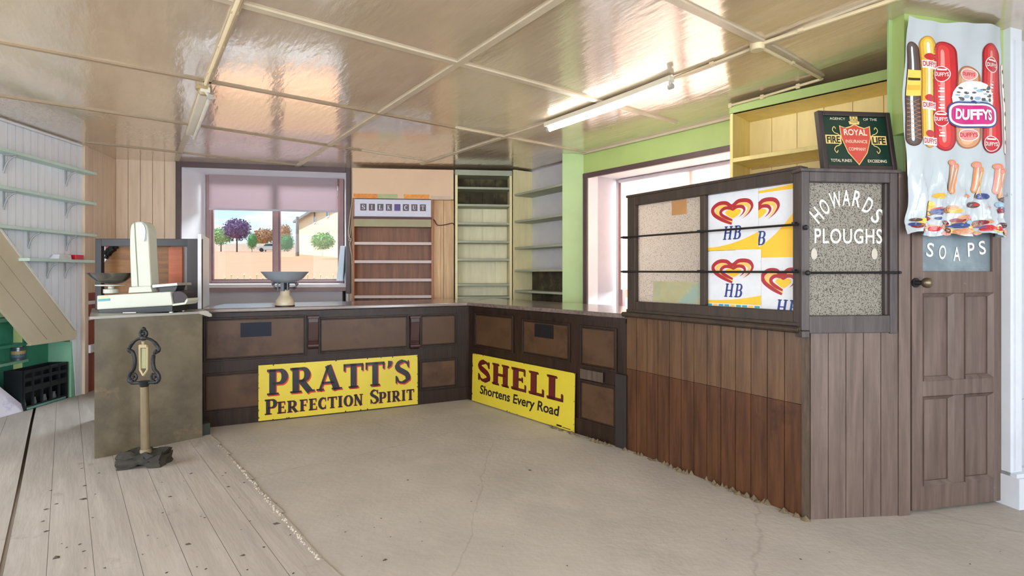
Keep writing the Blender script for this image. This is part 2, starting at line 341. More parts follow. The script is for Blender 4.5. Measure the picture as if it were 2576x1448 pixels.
framegrey = wood('weathered_frame_paint', (84, 75, 74), (60, 52, 51), .5)
signyellow = M('yellow_enamel', (214, 193, 56), .3, var=.06, scale=3, coat=.1)
enamelblack = flatmat('black_enamel', (26, 22, 26), .3)
enamelred = flatmat('red_enamel', (196, 44, 30), .3)
enamelmaroon = flatmat('maroon_enamel', (96, 20, 26), .3)
rust = flatmat('rust_chip', (70, 42, 30), .8)
metal = flatmat('dull_steel', (150, 150, 150), .35, 1.)
irondark = M('black_iron', (34, 34, 36), .45, .3, var=.3, scale=20)
white = flatmat('white_enamel', (232, 232, 224), .25)
whitepaint = M('white_gloss_paint', (226, 230, 236), .35, var=.04, scale=4)
paperwhite = flatmat('white_card', (228, 230, 236), .5)
brass = flatmat('brass', (170, 150, 96), .35, 1.)

def glass_mat(name, tint=(240, 245, 245), rough=.0, alpha=.12):
    m = bpy.data.materials.new(name); m.use_nodes = True; nt = m.node_tree; nt.nodes.remove(nt.nodes['Principled BSDF']); o = nt.nodes['Material Output']
    a = nd(nt, 'ShaderNodeBsdfTransparent'); a.inputs[0].default_value = (*lin(tint), 1); b = nd(nt, 'ShaderNodeBsdfGlossy'); b.inputs['Roughness'].default_value = rough
    f = nd(nt, 'ShaderNodeFresnel'); f.inputs[0].default_value = 1.18; x = nd(nt, 'ShaderNodeMixShader')
    nt.links.new(f.outputs[0], x.inputs[0]); nt.links.new(a.outputs[0], x.inputs[1]); nt.links.new(b.outputs[0], x.inputs[2]); nt.links.new(x.outputs[0], o.inputs[0]); return m
clearglass = glass_mat('window_glass')
def blind_mat(name, rgb, tr=.5):
    m = bpy.data.materials.new(name); m.use_nodes = True; nt = m.node_tree; nt.nodes.remove(nt.nodes['Principled BSDF']); o = nt.nodes['Material Output']
    t = nd(nt, 'ShaderNodeTexCoord'); mp = nd(nt, 'ShaderNodeMapping'); mp.inputs['Scale'].default_value = (3, 3, 40); n = nd(nt, 'ShaderNodeTexNoise'); n.inputs['Scale'].default_value = 2
    c = nd(nt, 'ShaderNodeMix', data_type='RGBA'); c.inputs[6].default_value = (*[x * .93 for x in lin(rgb)], 1); c.inputs[7].default_value = (*lin(rgb), 1)
    nt.links.new(t.outputs['Object'], mp.inputs[0]); nt.links.new(mp.outputs[0], n.inputs['Vector']); nt.links.new(n.outputs['Fac'], c.inputs[0])
    a = nd(nt, 'ShaderNodeBsdfDiffuse'); b = nd(nt, 'ShaderNodeBsdfTranslucent'); x = nd(nt, 'ShaderNodeMixShader'); x.inputs[0].default_value = tr
    nt.links.new(c.outputs[2], a.inputs[0]); nt.links.new(c.outputs[2], b.inputs[0]); nt.links.new(a.outputs[0], x.inputs[1]); nt.links.new(b.outputs[0], x.inputs[2]); nt.links.new(x.outputs[0], o.inputs[0]); return m
blindcloth = blind_mat('blind_cloth', (196, 180, 184), .42)
blindpink = blind_mat('pink_blind_cloth', (244, 226, 218), .6)
def frosted_mat(name, ca, cb, scale, clear=.55, r0=.62, r1=.95):      # patterned obscured glass
    m = bpy.data.materials.new(name); m.use_nodes = True; nt = m.node_tree; p = nt.nodes['Principled BSDF']; o = nt.nodes['Material Output']
    t = nd(nt, 'ShaderNodeTexCoord'); v = nd(nt, 'ShaderNodeTexVoronoi', feature='SMOOTH_F1'); v.inputs['Scale'].default_value = scale
    n = nd(nt, 'ShaderNodeTexNoise'); n.inputs['Scale'].default_value = scale * .9; n.inputs['Detail'].default_value = 3; n.inputs['Distortion'].default_value = 1.5
    for q in (v, n): nt.links.new(t.outputs['Object'], q.inputs['Vector'])
    ad = nd(nt, 'ShaderNodeMath', operation='MULTIPLY_ADD'); nt.links.new(n.outputs['Fac'], ad.inputs[0]); ad.inputs[1].default_value = 1.0; nt.links.new(v.outputs['Distance'], ad.inputs[2])
    r = nd(nt, 'ShaderNodeValToRGB'); r.color_ramp.elements[0].position = r0; r.color_ramp.elements[1].position = r1; r.color_ramp.elements[0].color = (*lin(ca), 1); r.color_ramp.elements[1].color = (*lin(cb), 1)
    nt.links.new(ad.outputs[0], r.inputs[0]); nt.links.new(r.outputs[0], p.inputs['Base Color']); p.inputs['Roughness'].default_value = .28
    b = nd(nt, 'ShaderNodeBump'); b.inputs['Strength'].default_value = .5; b.inputs['Distance'].default_value = .01; nt.links.new(ad.outputs[0], b.inputs['Height']); nt.links.new(b.outputs[0], p.inputs['Normal'])
    tr = nd(nt, 'ShaderNodeBsdfTranslucent'); nt.links.new(r.outputs[0], tr.inputs[0]); x = nd(nt, 'ShaderNodeMixShader'); x.inputs[0].default_value = clear
    nt.links.new(p.outputs[0], x.inputs[1]); nt.links.new(tr.outputs[0], x.inputs[2]); nt.links.new(x.outputs[0], o.inputs[0]); return m
frost_a = frosted_mat('patterned_glass_pale', (160, 152, 134), (250, 248, 244), 150, .80, .52, .86)
frost_b = frosted_mat('patterned_glass_grey', (74, 66, 60), (182, 176, 164), 150, .35)

# ---------------------------------------------------------------- plan of the place
C0, C1, C2 = (-.446, 5.394), (.854, 3.861), (1.575, 2.754)
CA = (-2.606, 4.39)
PLL = Pl(CA, C0)                                   # long counter front
PR1 = Pl(C0, C1)                                   # counter front on the right
PR2 = Pl(C1, C2)                                   # boarded counter front
PH = Pl(C2, (2.153, 2.808))                        # lettered screen beside the door
PD = Pl((2.155, 2.808), (2.776, 2.945))            # door
LW0, LW1, LW2 = (-4.33, 4.39), (-4.40, 5.325), (-4.57, 5.99)
PLW = Pl(LW0, LW1); PLW2 = Pl(LW1, LW2)
FW0 = (-3.965, 6.14)
PF = Pl(FW0, (-.2, 6.86)); PF0 = Pl(LW2, FW0)
PRW = Pl((.793, 5.69), (3.05, 3.02))
PS = Pl((-1.97, 6.36), (-.735, 6.48))
PU2 = Pl((-.718, 6.42), (.02, 6.50))
PU3 = Pl((.03, 6.50), (.555, 5.72))
PY = Pl(ce(1835, 258), ce(2235, 148))
B0, B1 = (-2.91, 3.62), (-2.455, 4.124)
PB = Pl(B0, B1)
PLI = Pl((2.13, 2.80), (2.80, 2.94))               # lintel over the door
# ---------------------------------------------------------------- the setting: floor, ceiling, walls
mb = MB(); mb.face([(-6, -3, 0), (4.5, -3, 0), (4.5, 7.6, 0), (-6, 7.6, 0)])
fo = mb.build('floor', concrete); struct(fo, 'pale worn concrete floor in front of the counters', 'floor')
fd = Vector((-.652, .758)); lf = Vector((-.758, -.652)); fp = Vector(fl(530, 1095))
dgap = (Vector(fl(62, 1260)) - fp).dot(lf); bw = .158; kgap = int(dgap / bw)
mb = MB(); md = MB()
for i in range(34):
    o0, o1 = i * bw + .0008, (i + 1) * bw - .0008
    if i == kgap: o1 -= .016
    e = .02 if i == 0 else 0
    for j in range(26):
        t0, t1 = -3.6 + j * .3, -3.6 + (j + 1) * .3
        q = []
        for t, o in ((t0, o0 + (random.uniform(-.02, .02) if e else 0)), (t1, o0), (t1, o1), (t0, o1)):
            p = fp + fd * t + lf * o; q.append((p.x, p.y))
        if max(a for a, b in q) < -6.2 or min(b for a, b in q) < -2.9: continue
        zs = [floor_z(*a) for a in q]
        mb.face([(a, b, z + .008) for (a, b), z in zip(q, zs)])
wf = mb.build('floor', floorwood); struct(wf, 'bare wooden floor boards beside the concrete at the left', 'floor')
a = fp + fd * -3.4; b = fp + fd * 4.2; c = b + lf * 5.2; d = a + lf * 5.2; k = lambda p: (p.x, p.y, .003)
uf = MB().face([k(a), k(b), k(c), k(d)]).build('floor', seam); struct(uf, 'sheet coloured with the shade of the gaps between the floor boards', 'floor')  # flat sheet below the boards, the shade of the gaps is its colour

mb = MB(); NX, NY = 46, 52
xs = [-5.4 + 9.6 * i / NX for i in range(NX + 1)]; ys = [-2.9 + 10.4 * j / NY for j in range(NY + 1)]
mb.add([(x, y, ceil_z(x, y)) for y in ys for x in xs], [(j * (NX + 1) + i, j * (NX + 1) + i + 1, (j + 1) * (NX + 1) + i + 1, (j + 1) * (NX + 1) + i) for j in range(NY) for i in range(NX) if (Vector((xs[i] + .1, ys[j] + .1)) - PF.a).dot(PF.N) > -.55 and (Vector((xs[i] + .1, ys[j] + .1)) - PRW.a).dot(PRW.N) > -.62])
struct(mb.build('ceiling', ceilpaint, smooth=True), 'glossy beige panelled ceiling', 'ceiling')
MB().hprism([(-5.6, -3), (4.4, -3), (3.75, 3.15), PRW.P2(0, -.66), PF.P2(PF.L, -.6), PF.P2(-.6, -.6), (-5.4, 6.2)], 2.9, 3.0).build('ceiling', gapdark); struct(bpy.data.objects['ceiling.001'])  # unseen roof slab over the ceiling, added to block the sun

def rail(mb, p0, p1, w, d0, d1, seg=8, m=0):        # a strip along the ceiling between two plan points, hanging from d0 to d1 below it
    p0, p1 = Vector(p0), Vector(p1); u = (p1 - p0).normalized(); q = Vector((-u.y, u.x)) * w / 2; vs = []
    for i in range(seg + 1):
        c = p0.lerp(p1, i / seg); z = ceil_z(c.x, c.y)
        for s, d in ((q, d0), (-q, d0), (-q, d1), (q, d1)): vs.append((c.x + s.x, c.y + s.y, z - d))
    fs = [(i * 4 + a, i * 4 + (a + 1) % 4, i * 4 + 4 + (a + 1) % 4, i * 4 + 4 + a) for i in range(seg) for a in range(4)] + [(0, 1, 2, 3), (seg * 4 + 3, seg * 4 + 2, seg * 4 + 1, seg * 4)]
    mb.add(vs, fs, m); return mb
def ext(a, b, t0, t1): a, b = Vector(a), Vector(b); return a.lerp(b, t0), a.lerp(b, t1)
tn = 0
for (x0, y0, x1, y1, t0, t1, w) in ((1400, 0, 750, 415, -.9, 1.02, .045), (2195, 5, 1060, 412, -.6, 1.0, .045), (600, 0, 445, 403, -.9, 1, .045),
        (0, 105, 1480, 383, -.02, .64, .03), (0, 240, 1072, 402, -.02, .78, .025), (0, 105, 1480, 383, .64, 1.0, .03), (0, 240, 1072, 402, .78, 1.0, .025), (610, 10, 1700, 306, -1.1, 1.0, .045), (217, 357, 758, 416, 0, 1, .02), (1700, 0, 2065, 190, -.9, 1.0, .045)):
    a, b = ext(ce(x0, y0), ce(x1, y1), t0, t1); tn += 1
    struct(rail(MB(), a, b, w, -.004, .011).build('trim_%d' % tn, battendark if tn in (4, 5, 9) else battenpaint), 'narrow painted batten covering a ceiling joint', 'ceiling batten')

def wall(name, pl, s0, s1, z0, z1, m, th=.12, boards=None, label=None, n1=0.):
    mb = MB()
    if boards: mb.boards(pl, s0, s1, z0, z1, n1 - .02, n1, boards, .006); mb.box(pl, s0, s1, z0, z1, n1 - th, n1 - .02)
    else: mb.box(pl, s0, s1, z0, z1, n1 - th, n1)
    o = mb.build(name, m); struct(o, label, 'wall' if label else None); return o
CT = 2.66
# left wall with the open recess under the stairs
s190, s208 = PLW.S(190), PLW.L
slope = lambda s: .72 + (s190 - s) * 1.185
mb = MB(); bw = .078; sl = -.55; n_b = round((s208 - sl) / bw); bw = (s208 - sl) / n_b
for i in range(n_b):
    a, b = sl + i * bw + .0035, sl + (i + 1) * bw - .0035
    za, zb = (slope(a) if a < s190 else 0), (slope(b) if b < s190 else 0)
    mb.prism(PLW, [(a, za), (b, zb), (b, CT), (a, CT)], -.02, 0)
mb.prism(PLW, [(s190, 0), (s208, 0), (s208, CT), (sl - .4, CT), (sl - .4, slope(sl - .4)), (s190, slope(s190))], -.05, -.014, 1)
struct(mb.build('wall_left', [whiteboard, M('grey_groove', (120, 112, 110), .8)]), 'white tongue and groove boarded wall behind the bracketed shelves', 'wall')
PLB = Pl((-4.1, -2.8), LW0)
d_ = lambda y: (y + 2.8)
struct(MB().box(PLB, 0, d_(1.1), 0, CT, -.1, 0).box(PLB, d_(3.1), PLB.L - .2, 0, CT, -.1, 0).box(PLB, d_(1.1), d_(3.1), 2.35, CT, -.1, 0).build('wall_left', whiteboard))
struct(MB().box(PLW, -1.6, s208 + .1, 0, CT, -.62, -.55).build('wall_left', greenpale))
z = 1.10
mb = MB().boards(PLW2, 0, PLW2.L, z, CT, -.03, 0, .10, .006); mb.box(PLW2, 0, PLW2.L, 0, CT, -.14, -.03)
mb.box(PLW2, -.005, .06, 0, CT, -.02, .022)
struct(mb.build('wall_left', creamboard), 'bare pale boards in the far left corner', 'wall')
redboard = wood('dark_red_boards', (168, 84, 74), (120, 58, 52), .5)
mb = MB().boards(PLW2, .06, PLW2.L, 0, z, -.03, .012, .11, .006)
for y0_, y1_ in ((766, 757), (806, 797)): mb.box(PLW2, .062, PLW2.L, PLW2.on(215, y0_)[1], PLW2.on(215, y1_)[1], .012, .02, 1)
struct(mb.build('trim_21', [redboard, whitepaint]), 'dark red boarded dado low in the far left corner', 'dado')
mb = MB().box(PF0, -.1, 0, 0, CT, -.5, -.03).boards(PF0, 0, PF0.L, 0, CT, -.03, 0, .125, .006); mb.box(PF0, 0, PF0.L, 0, CT, -.5, -.03)
struct(mb.build('wall_far', creamboard), 'pale bare boarded wall left of the window', 'wall')
s872 = PF.S(872); s882 = PF.S(883)
wall('wall_far', PF, s872 + .03, PF.L + .3, 0, CT, creamboard, .5)
PR0 = Pl((-.1, 7.15), (.95, 5.75))
wall('wall_right', PR0, 0, PR0.L, 0, CT, greywall, .3)
# right wall: beam over the window, wall under it and beyond it
W2a, W2b = PRW.S(1479), 1.95
zb = PRW.on(1480, 437)[1]
struct(MB().box(PRW, -.02, 1.66, zb, CT, -.58, 0).box(PRW, 1.66, 3.15, zb, CT, -.58, -.16).build('wall_right', green), 'lime green painted wall above the side window', 'wall')
wall('wall_right', PRW, 0, W2a, 0, zb, green, .6)
wall('wall_right', PRW, W2b, 3.15, 0, zb, green, .44, n1=-.16)
wall('wall_right', PRW, W2a, W2b, 0, .72, reveal, .6)
struct(rail(MB(), PRW.P2(0, .02), PRW.P2(1.75, .02), .03, -.004, .02).build('trim_22', battenpaint), 'cream strip where the green wall meets the ceiling', 'trim')
# lime green boxed pillar between the corner shelves and the side window
pa, pb = (.555, 5.72), (.79, 5.70)
struct(MB().hprism([pa, pb, (1.0, 5.9), (.80, 6.02)], 0, CT).build('trim_23', greenpale), 'pale green pillar between the corner shelves and the side window', 'pillar')
# lintel, post and jamb by the door
mb = MB().box(PLI, -.02, PLI.L + .1, 2.06, 2.74, -.08, 0)
struct(mb.build('trim_24', green), 'green boarded wall above the door behind the banner', 'wall')
PG = Pl((2.077, 2.865), (2.18, 2.865))
struct(MB().box(PG, 0, .09, 0, 2.74, -.012, 0).build('trim_25', greenpale), 'pale green corner post beside the meat banner', 'post')
PJ = Pl((2.776, 2.93), (2.86, 2.95))
mb = MB().box(PJ, .0, .085, 0, 2.74, -.12, .03); mb.box(PJ, .02, .05, .2, 2.6, .03, .042); mb.box(PJ, -.005, .10, 0, .17, -.05, .075); mb.box(PJ, .0, .09, .17, .19, -.05, .06)
struct(mb.build('trim_26', M('white_chipped_paint', (222, 228, 238), .45, var=.05, scale=4, rgb3=(150, 150, 150), mask3=(.68, .74), m3scale=9)), 'white chipped door jamb at the right edge', 'door jamb')
PRR = Pl((2.855, 2.98), (3.4, 3.22))
mb = MB().boards(PRR, 0, PRR.L, .18, CT, -.03, 0, .09, .006); mb.box(PRR, 0, PRR.L, 0, .18, -.06, .02); mb.box(PRR, 0, PRR.L, .55, .57, -.02, .012); mb.box(PRR, -.02, PRR.L, 0, CT, -.1, -.03)
struct(mb.build('wall_right', M('grey_white_boards', (206, 212, 220), .5, var=.07, scale=3)), 'grey white boarded wall right of the door', 'wall')
PX = Pl((3.4, 3.3), (3.4, -2.8))
mb = MB().box(PX, 0, 3.8, 0, CT, -.1, 0); mb.box(PX, 5.4, 6.1, 0, CT, -.1, 0); mb.box(PX, 3.8, 5.4, 2.45, CT, -.1, 0)
struct(mb.build('wall_right', whiteboard))
PZ = Pl((3.4, -2.7), (-4.2, -2.7))
mb = MB(); x = lambda v: 3.4 - v
for s0, s1, z0, z1 in ((0, x(2.6), 0, CT), (x(0), x(-1), 0, CT), (x(-3.6), 7.6, 0, CT), (x(2.6), x(0), 0, .6), (x(-1), x(-3.6), 0, .6), (x(2.6), x(0), 2.5, CT), (x(-1), x(-3.6), 2.5, CT)): mb.box(PZ, s0, s1, z0, z1, -.02, 0)
struct(mb.build('wall_rear', whiteboard))

# ---------------------------------------------------------------- window in the far wall
w1 = sroot('window_1', PF.W(1, 1.1), 'two-pane brown window with pale blind half drawn, far wall', 'window')
sA, sB = PF.S(457), PF.S(871); zt = 2.56; PW1 = PF.shifted(-.5)
iA, iB = PW1.S(522), PW1.S(866); zs = PF.on(700, 714, -.02)[1]; zi = 2.56
mb = MB(); T = lambda s, z, n: PF.W(s, z, n)
mb.hexa([T(sA, .0, 0), T(sA - .1, .0, 0), T(sA - .1, zt, 0), T(sA, zt, 0), T(iA, .0, -.5), T(iA - .1, .0, -.5), T(iA - .1, zt, -.5), T(iA, zt, -.5)])
mb.hexa([T(sB, .0, 0), T(sB + .03, .0, 0), T(sB + .03, zt, 0), T(sB, zt, 0), T(iB, .0, -.5), T(iB + .03, .0, -.5), T(iB + .03, zt, -.5), T(iB, zt, -.5)])
mb.box(PF, sA - .1, sB + .03, zt, CT, -.5, -.002)
mb.build('reveal', reveal, w1)
mb = MB().box(PF, sA - .1, sB + .02, zs - .09, zs - .045, -.45, -.03); mb.build('sill_moulding', winframe, w1)
MB().box(PF, sA - .1, sB + .02, zs - .045, zs, -.49, -.005).build('window_sill', reveal, w1, bevel=.008)
MB().box(PF, sA - .1, sB - .06, 0, zs - .09, -.45, -.10).build('apron', greywall, w1)
MB().box(PF, sB - .06, sB + .02, 0, zs - .09, -.45, -.2).build('dark_slot', gapdark, w1)  # solid block, coloured dark for the shade in the gap beside the apron
c0 = PF.S(444)
mb = MB().box(PF, c0, sA, .6, CT, -.01, .03); mb.box(PF, sB, PF.S(883), zs - .12, CT, -.01, .03); mb.box(PF, sA, sB, zt, CT, -.005, .028)
mb.build('casing', casing, w1, bevel=.005)
fw = .062
mb = MB().bars(PW1, iA, iB, zs - .01, zi, -.04, .05, fw, .07, .05)
m0, m1 = PW1.S(690), PW1.S(703); mb.box(PW1, m0, m1, zs, zi, -.03, .045)
for a, b in ((iA + fw, m0), (m1, iB - fw)): mb.bars(PW1, a, b, zs + .04, zi - .07, -.01, .025, .018)
wf_ = mb.build('window_frame', winframe, w1, bevel=.004)
for a, b in ((iA + fw, m0), (m1, iB - fw)): MB().box(PW1, a, b, zs + .04, zi - .07, -.004, .002).build('pane', clearglass, wf_)
z0 = PW1.on(690, 527, .09)[1]; z1 = PW1.on(690, 436, .09)[1]
bl = thing('roller_blind', 'pale pinkish roller blind half drawn over the far window', 'blind', PF.W(1, z0, -.4))
mb = MB(); a, b = PW1.S(526, .09), PW1.S(849, .09); mb.box(PW1, a, b, z0, z1, .088, .0895); mb.build('cloth', blindcloth, bl)
MB().tube([PW1.W(a - .02, z1 + .02, .09), PW1.W(b + .02, z1 + .02, .09)], .024, 10).build('roller', greywall, bl, smooth=True)
MB().box(PW1, a, b, z0 - .02, z0 + .004, .08, .098).build('bottom_bar', greywall, bl)
# things in the window
pts = [PF.on(x, y, -.12) for x, y in ((846, 706), (862, 706), (868, 618), (856, 618))]
o = MB().prism(PF, pts, -.30, -.12).build('leaning_board', M('pale_blue_white_board', (206, 222, 236), .4, var=.05), bevel=.004); tag(o, 'pale blue white board leaning in the right corner of the far window', 'board')
pts = [PF.W(*PF.on(x, y, .045), .045) for x, y in ((893, 470), (884, 520), (879, 560), (877, 592), (884, 603), (880, 612), (884, 640), (888, 690), (889, 742))]
mb = MB().tube(bez(pts, 5), .007, 6); pts = [PF.W(*PF.on(x, y, .05), .05) for x, y in ((890, 500), (882, 580), (878, 604), (886, 596), (887, 560), (894, 500))]
mb.tube(bez(pts, 5), .005, 6); tag(mb.build('blind_cord', M('cream_cord', (214, 198, 172), .8), smooth=True), 'cream cord hanging beside the right casing of the far window', 'cord')

# ---------------------------------------------------------------- window in the right wall
w2 = sroot('window_2', PRW.W(1, .8), 'deep side window with drawn pink blind behind the glazed screen', 'window')
PW2 = PRW.shifted(-.58)
mb = MB().box(PRW, W2a - .08, W2a + .004, .72, zb, -.58, -.002); mb.box(PRW, W2b - .004, W2b + .04, .72, zb, -.58, -.2); mb.box(PRW, W2a, W2b, zb - .006, zb + .03, -.58, -.003); mb.box(PRW, W2a, W2b, .69, .73, -.6, -.002)
mb.build('reveal', reveal, w2)
mb = MB().box(PRW, PRW.S(1469), W2a, .3, zb, 0, .02); mb.box(PRW, PRW.S(1469), 1.68, zb - .045, zb + .008, -.012, .022); mb.build('casing', casing, w2, bevel=.004)
mb = MB().bars(PW2, W2a, W2b, .73, zb, .0, .06, .06); mm = (W2a + W2b) / 2; mb.box(PW2, mm - .03, mm + .03, .73, zb, 0, .055); wf2 = mb.build('window_frame', winframe, w2, bevel=.004)
MB().box(PW2, W2a + .05, W2b - .05, .78, zb - .05, .02, .026).build('pane', clearglass, wf2)
zc = PW2.on(1600, 452, .1)[1]
bl = thing('roller_blind', 'pink tinted roller blind drawn down the side window', 'blind', PRW.W(1, 1.0, -.5))
MB().box(PW2, W2a + .07, W2b - .02, 1.12, zc, .098, .0995).build('cloth', blindpink, bl)
MB().tube([PW2.W(W2a + .05, zc + .015, .1), PW2.W(W2b - .01, zc + .015, .1)], .02, 10).build('roller', greywall, bl, smooth=True)
# ---------------------------------------------------------------- counters
def panel(pl, x, y0, y1, x1, t=.012, w=.022):      # s/z rectangle of a panel from its left edge pixels and right edge pixel
    s0, za = pl.on(x, y0); _, zb_ = pl.on(x, y1); return (s0, pl.S(x1), zb_, za)
def counter(name, label, pl, s0, s1, panels, dirn, extra=None):
    c = thing(name, label, 'counter', pl.W((s0 + s1) / 2, 0, -.3), 'panelled shop counters')
    mb = MB().box(pl, s0, s1, .0, .965, -.03, 0); mb.box(pl, s0, s1, .0, .13, 0, .012); mb.box(pl, s0, s1, .93, .965, 0, .014)
    mb.build('front_board', cdark, c)
    for a, b, z0, z1 in panels:
        p = MB().box(pl, a, b, z0, z1, -.002, .004).build('panel', cpanel, c)
        mo = MB().bars(pl, a - .012, b + .012, z0 - .012, z1 + .012, 0, .014, .016); mo.bars(pl, a + .004, b - .004, z0 + .004, z1 - .004, 0, .009, .012)
        mo.build('moulding', cdark, p, bevel=.003)
    return c
pn = [panel(PLL, 516, 803, 906, 768), panel(PLL, 804, 801, 886, 1025), panel(PLL, 1058, 793, 870, 1146), panel(PLL, 515, 943, 1036, 770), panel(PLL, 804, 930, 1010, 1025), panel(PLL, 1058, 908, 978, 1147)]
c = counter('shop_counter', 'long dark panelled counter under the far window, big yellow sign leaning on it', PLL, -.03, PLL.L + .0, pn, ANG2)
MB().box(PLL, .1, PLL.L, 0, .965, -.72, -.70).build('back_board', cdark, c)
for x0, x1 in ((775, 800), (1031, 1053)):
    a, b = PLL.S(x0), PLL.S(x1); za = PLL.on(x0, 797)[1]; zb_ = PLL.on(x0, 878)[1]; m = (a + b) / 2
    mb = MB(); prof = [(za, .05), (za - .05, .052), (zb_ + .10, .032), (zb_ + .07, .024), (zb_ + .05, .040), (zb_ + .02, .040), (zb_, .012)]
    for (u0, n0), (u1, n1) in zip(prof, prof[1:]): mb.hexa([PLL.W(a, u1, 0), PLL.W(b, u1, 0), PLL.W(b, u0, 0), PLL.W(a, u0, 0), PLL.W(a, u1, n1), PLL.W(b, u1, n1), PLL.W(b, u0, n0), PLL.W(a, u0, n0)])
    mb.box(PLL, a - .008, b + .008, za - .012, za + .012, 0, .058); mb.tube([PLL.W(a - .004, zb_ + .035, .034), PLL.W(b + .004, zb_ + .035, .034)], .02, 10)
    mb.build('bracket', M('bracket_red_brown', (62, 38, 36), .4, var=.25), c, bevel=.004)
pn2 = [panel(PR1, 1197, 788, 868, 1291), panel(PR1, 1317, 804, 887, 1433), panel(PR1, 1463, 820, 916, 1550), panel(PR1, 1461, 956, 1052, 1549), panel(PR1, 1197, 910, 985, 1291), panel(PR1, 1317, 930, 1030, 1433)]
c2 = counter('shop_counter', 'dark panelled counter running right from the corner, smaller yellow sign leaning on it', PR1, 0, PR1.L, pn2, ANG2)
a, b = PR1.S(1553), PR1.L
mb = MB().box(PR1, a, b + .012, 0, PR1.on(1555, 938)[1], 0, .03); mb.build('end_post', M('black_worn_wood', (34, 26, 22), .6, var=.3), c2, bevel=.004)
z0, z1 = PR1.on(1463, 950)[1], PR1.on(1463, 926)[1]
MB().box(PR1, PR1.S(1463), PR1.S(1520), z0, z1, .012, .018).build('rail_patch', wood('patch_wood', (86, 70, 58), (60, 46, 38), .5), c2)
# worktop, one piece round the corner
def isect(p, d, q, e):
    t = ((q - p).x * e.y - (q - p).y * e.x) / (d.x * e.y - d.y * e.x); return p + d * t
o1, o2 = PLL.shifted(.045), PR1.shifted(.045); i1, i2 = PLL.shifted(-.74), PR1.shifted(-.72)
cf = isect(o1.a, o1.u, o2.a, o2.u); cb = isect(i1.a, i1.u, i2.a, i2.u)
poly = [o1.P2(-.03), tuple(cf), o2.P2(PR1.L + .01), i2.P2(PR1.L + .01), tuple(cb), i1.P2(.1)]
mb = MB().hprism([poly[0], poly[1], poly[4], poly[5]], .97, 1.005); mb.hprism([poly[1], poly[2], poly[3], poly[4]], .97, 1.0045)
tag(mb.build('worktop', worktopm, bevel=.008), 'grey brown wooden worktop running round both panelled counters', 'worktop')
# boarded part of the counter
bc = thing('boarded_counter', 'brown vertically boarded counter front under the ice cream posters', 'counter', PR2.W(PR2.L / 2, 0, -.2))
mb = MB().boards(PR2, .004, PR2.L - .03, .60, .99, -.02, .006, .098, .004); mb.build('upper_boards', wood('board_upper', (104, 74, 48), (76, 50, 32), .4), bc)
MB().boards(PR2, .004, PR2.L - .03, 0, .598, -.02, .008, .098, .004).build('lower_boards', boardbrown, bc)
MB().box(PR2, PR2.L - .032, PR2.L + .002, 0, .99, -.03, .014).build('corner_post', M('scraped_post', (84, 68, 54), .6, var=.35, scale=9, stretch=(9, 9, 1)), bc)
MB().box(PR2, 0, PR2.L, .0, .97, -.6, -.58).build('back_board', cdark, bc)
# labels on the counter panels
for pl, x0, x1, y0, y1, col, lab in ((PLL, 605, 683, 812, 848, (30, 33, 48), 'dark blue blank plate on the long counter front under the bowl scales'), (PR1, 1345, 1392, 813, 846, (20, 18, 18), 'black blank plate on the counter panel above the smaller yellow sign')):
    s0, z1 = pl.on(x0, y0, .006); s1 = pl.S(x1, .006); z0 = pl.on(x0, y1, .006)[1]
    tag(MB().box(pl, s0, s1, z0, z1, .0045, .008).build('blank_plate', flatmat('plate_dark', col, .6, spec=.25)), lab, 'plate')

# ---------------------------------------------------------------- enamel signs leaning on the counters
class Lean(Pl):
    def __init__(s, pl, k, z0, sh=0.): super().__init__(pl.a, pl.b); s.k = k; s.z0 = z0; s.sh = sh
    def W(s, t, z, n=0.): return super().W(t - (z - s.z0) * s.sh, z, n - (z - s.z0) * s.k)
def chips(mb, pl, s0, s1, z0, z1, n, k, m):
    for i in range(k):
        e = random.choice('tblr'); s = random.uniform(s0, s1); z = random.uniform(z0, z1); r = random.uniform(.003, .008)
        if e == 't': z = z1 - r * .6
        if e == 'b': z = z0 + r * .6
        if e == 'l': s = s0 + r * .6
        if e == 'r': s = s1 - r * .6
        mb.flat(pl, [(min(max(s + r * random.uniform(.7, 1.2) * math.cos(t), s0), s1), min(max(z + r * random.uniform(.6, 1.1) * math.sin(t), z0), z1)) for t in [i * math.pi / 3.5 for i in range(7)]], n, m)
pl = Lean(PLL, .018, .01); N0 = .03
s0, s1 = PLL.S(650, N0), PLL.S(1051, N0); z0, z1 = .012, .497
sg = MB().box(pl, s0, s1, z0, z1, N0 - .006, N0, 0)
for s in (s0, s1): pass
sw = s1 - s0; sh = z1 - z0
for dx, dz, mm, n in ((.008, -.012, 2, N0 + .0010), (0, 0, 1, N0 + .0016)):
    serif(sg, pl, "PRATT'S", s0 + .048 * sw + dx, s1 - .05 * sw + dx, z0 + .45 * sh + dz, .465 * sh, n, mm)
for dx, mm, n in ((.004, 2, N0 + .0010), (0, 1, N0 + .0016)):
    serif(sg, pl, 'PERFECTION', s0 + .035 * sw + dx, s0 + .63 * sw + dx, z0 + .10 * sh - dx * .8, .215 * sh, n, mm, big=(0,))
    serif(sg, pl, 'SPIRIT', s0 + .675 * sw + dx, s0 + .975 * sw + dx, z0 + .10 * sh - dx * .8, .215 * sh, n, mm, big=(0,))
chips(sg, pl, s0, s1, z0, z1, N0 + .0012, 26, 3)
tag(sg.build('enamel_sign', [signyellow, enamelblack, enamelred, rust]), 'wide yellow enamel sign, big red-shadowed black capitals, leaning on the long counter', 'sign')
pl = Lean(PR1, .02, .01); s0, s1 = PR1.S(1187, N0), PR1.S(1444, N0); sw = s1 - s0; z0, z1 = .008, .488; sh = z1 - z0
sg = MB().box(pl, s0, s1, z0, z1, N0 - .006, N0, 0)
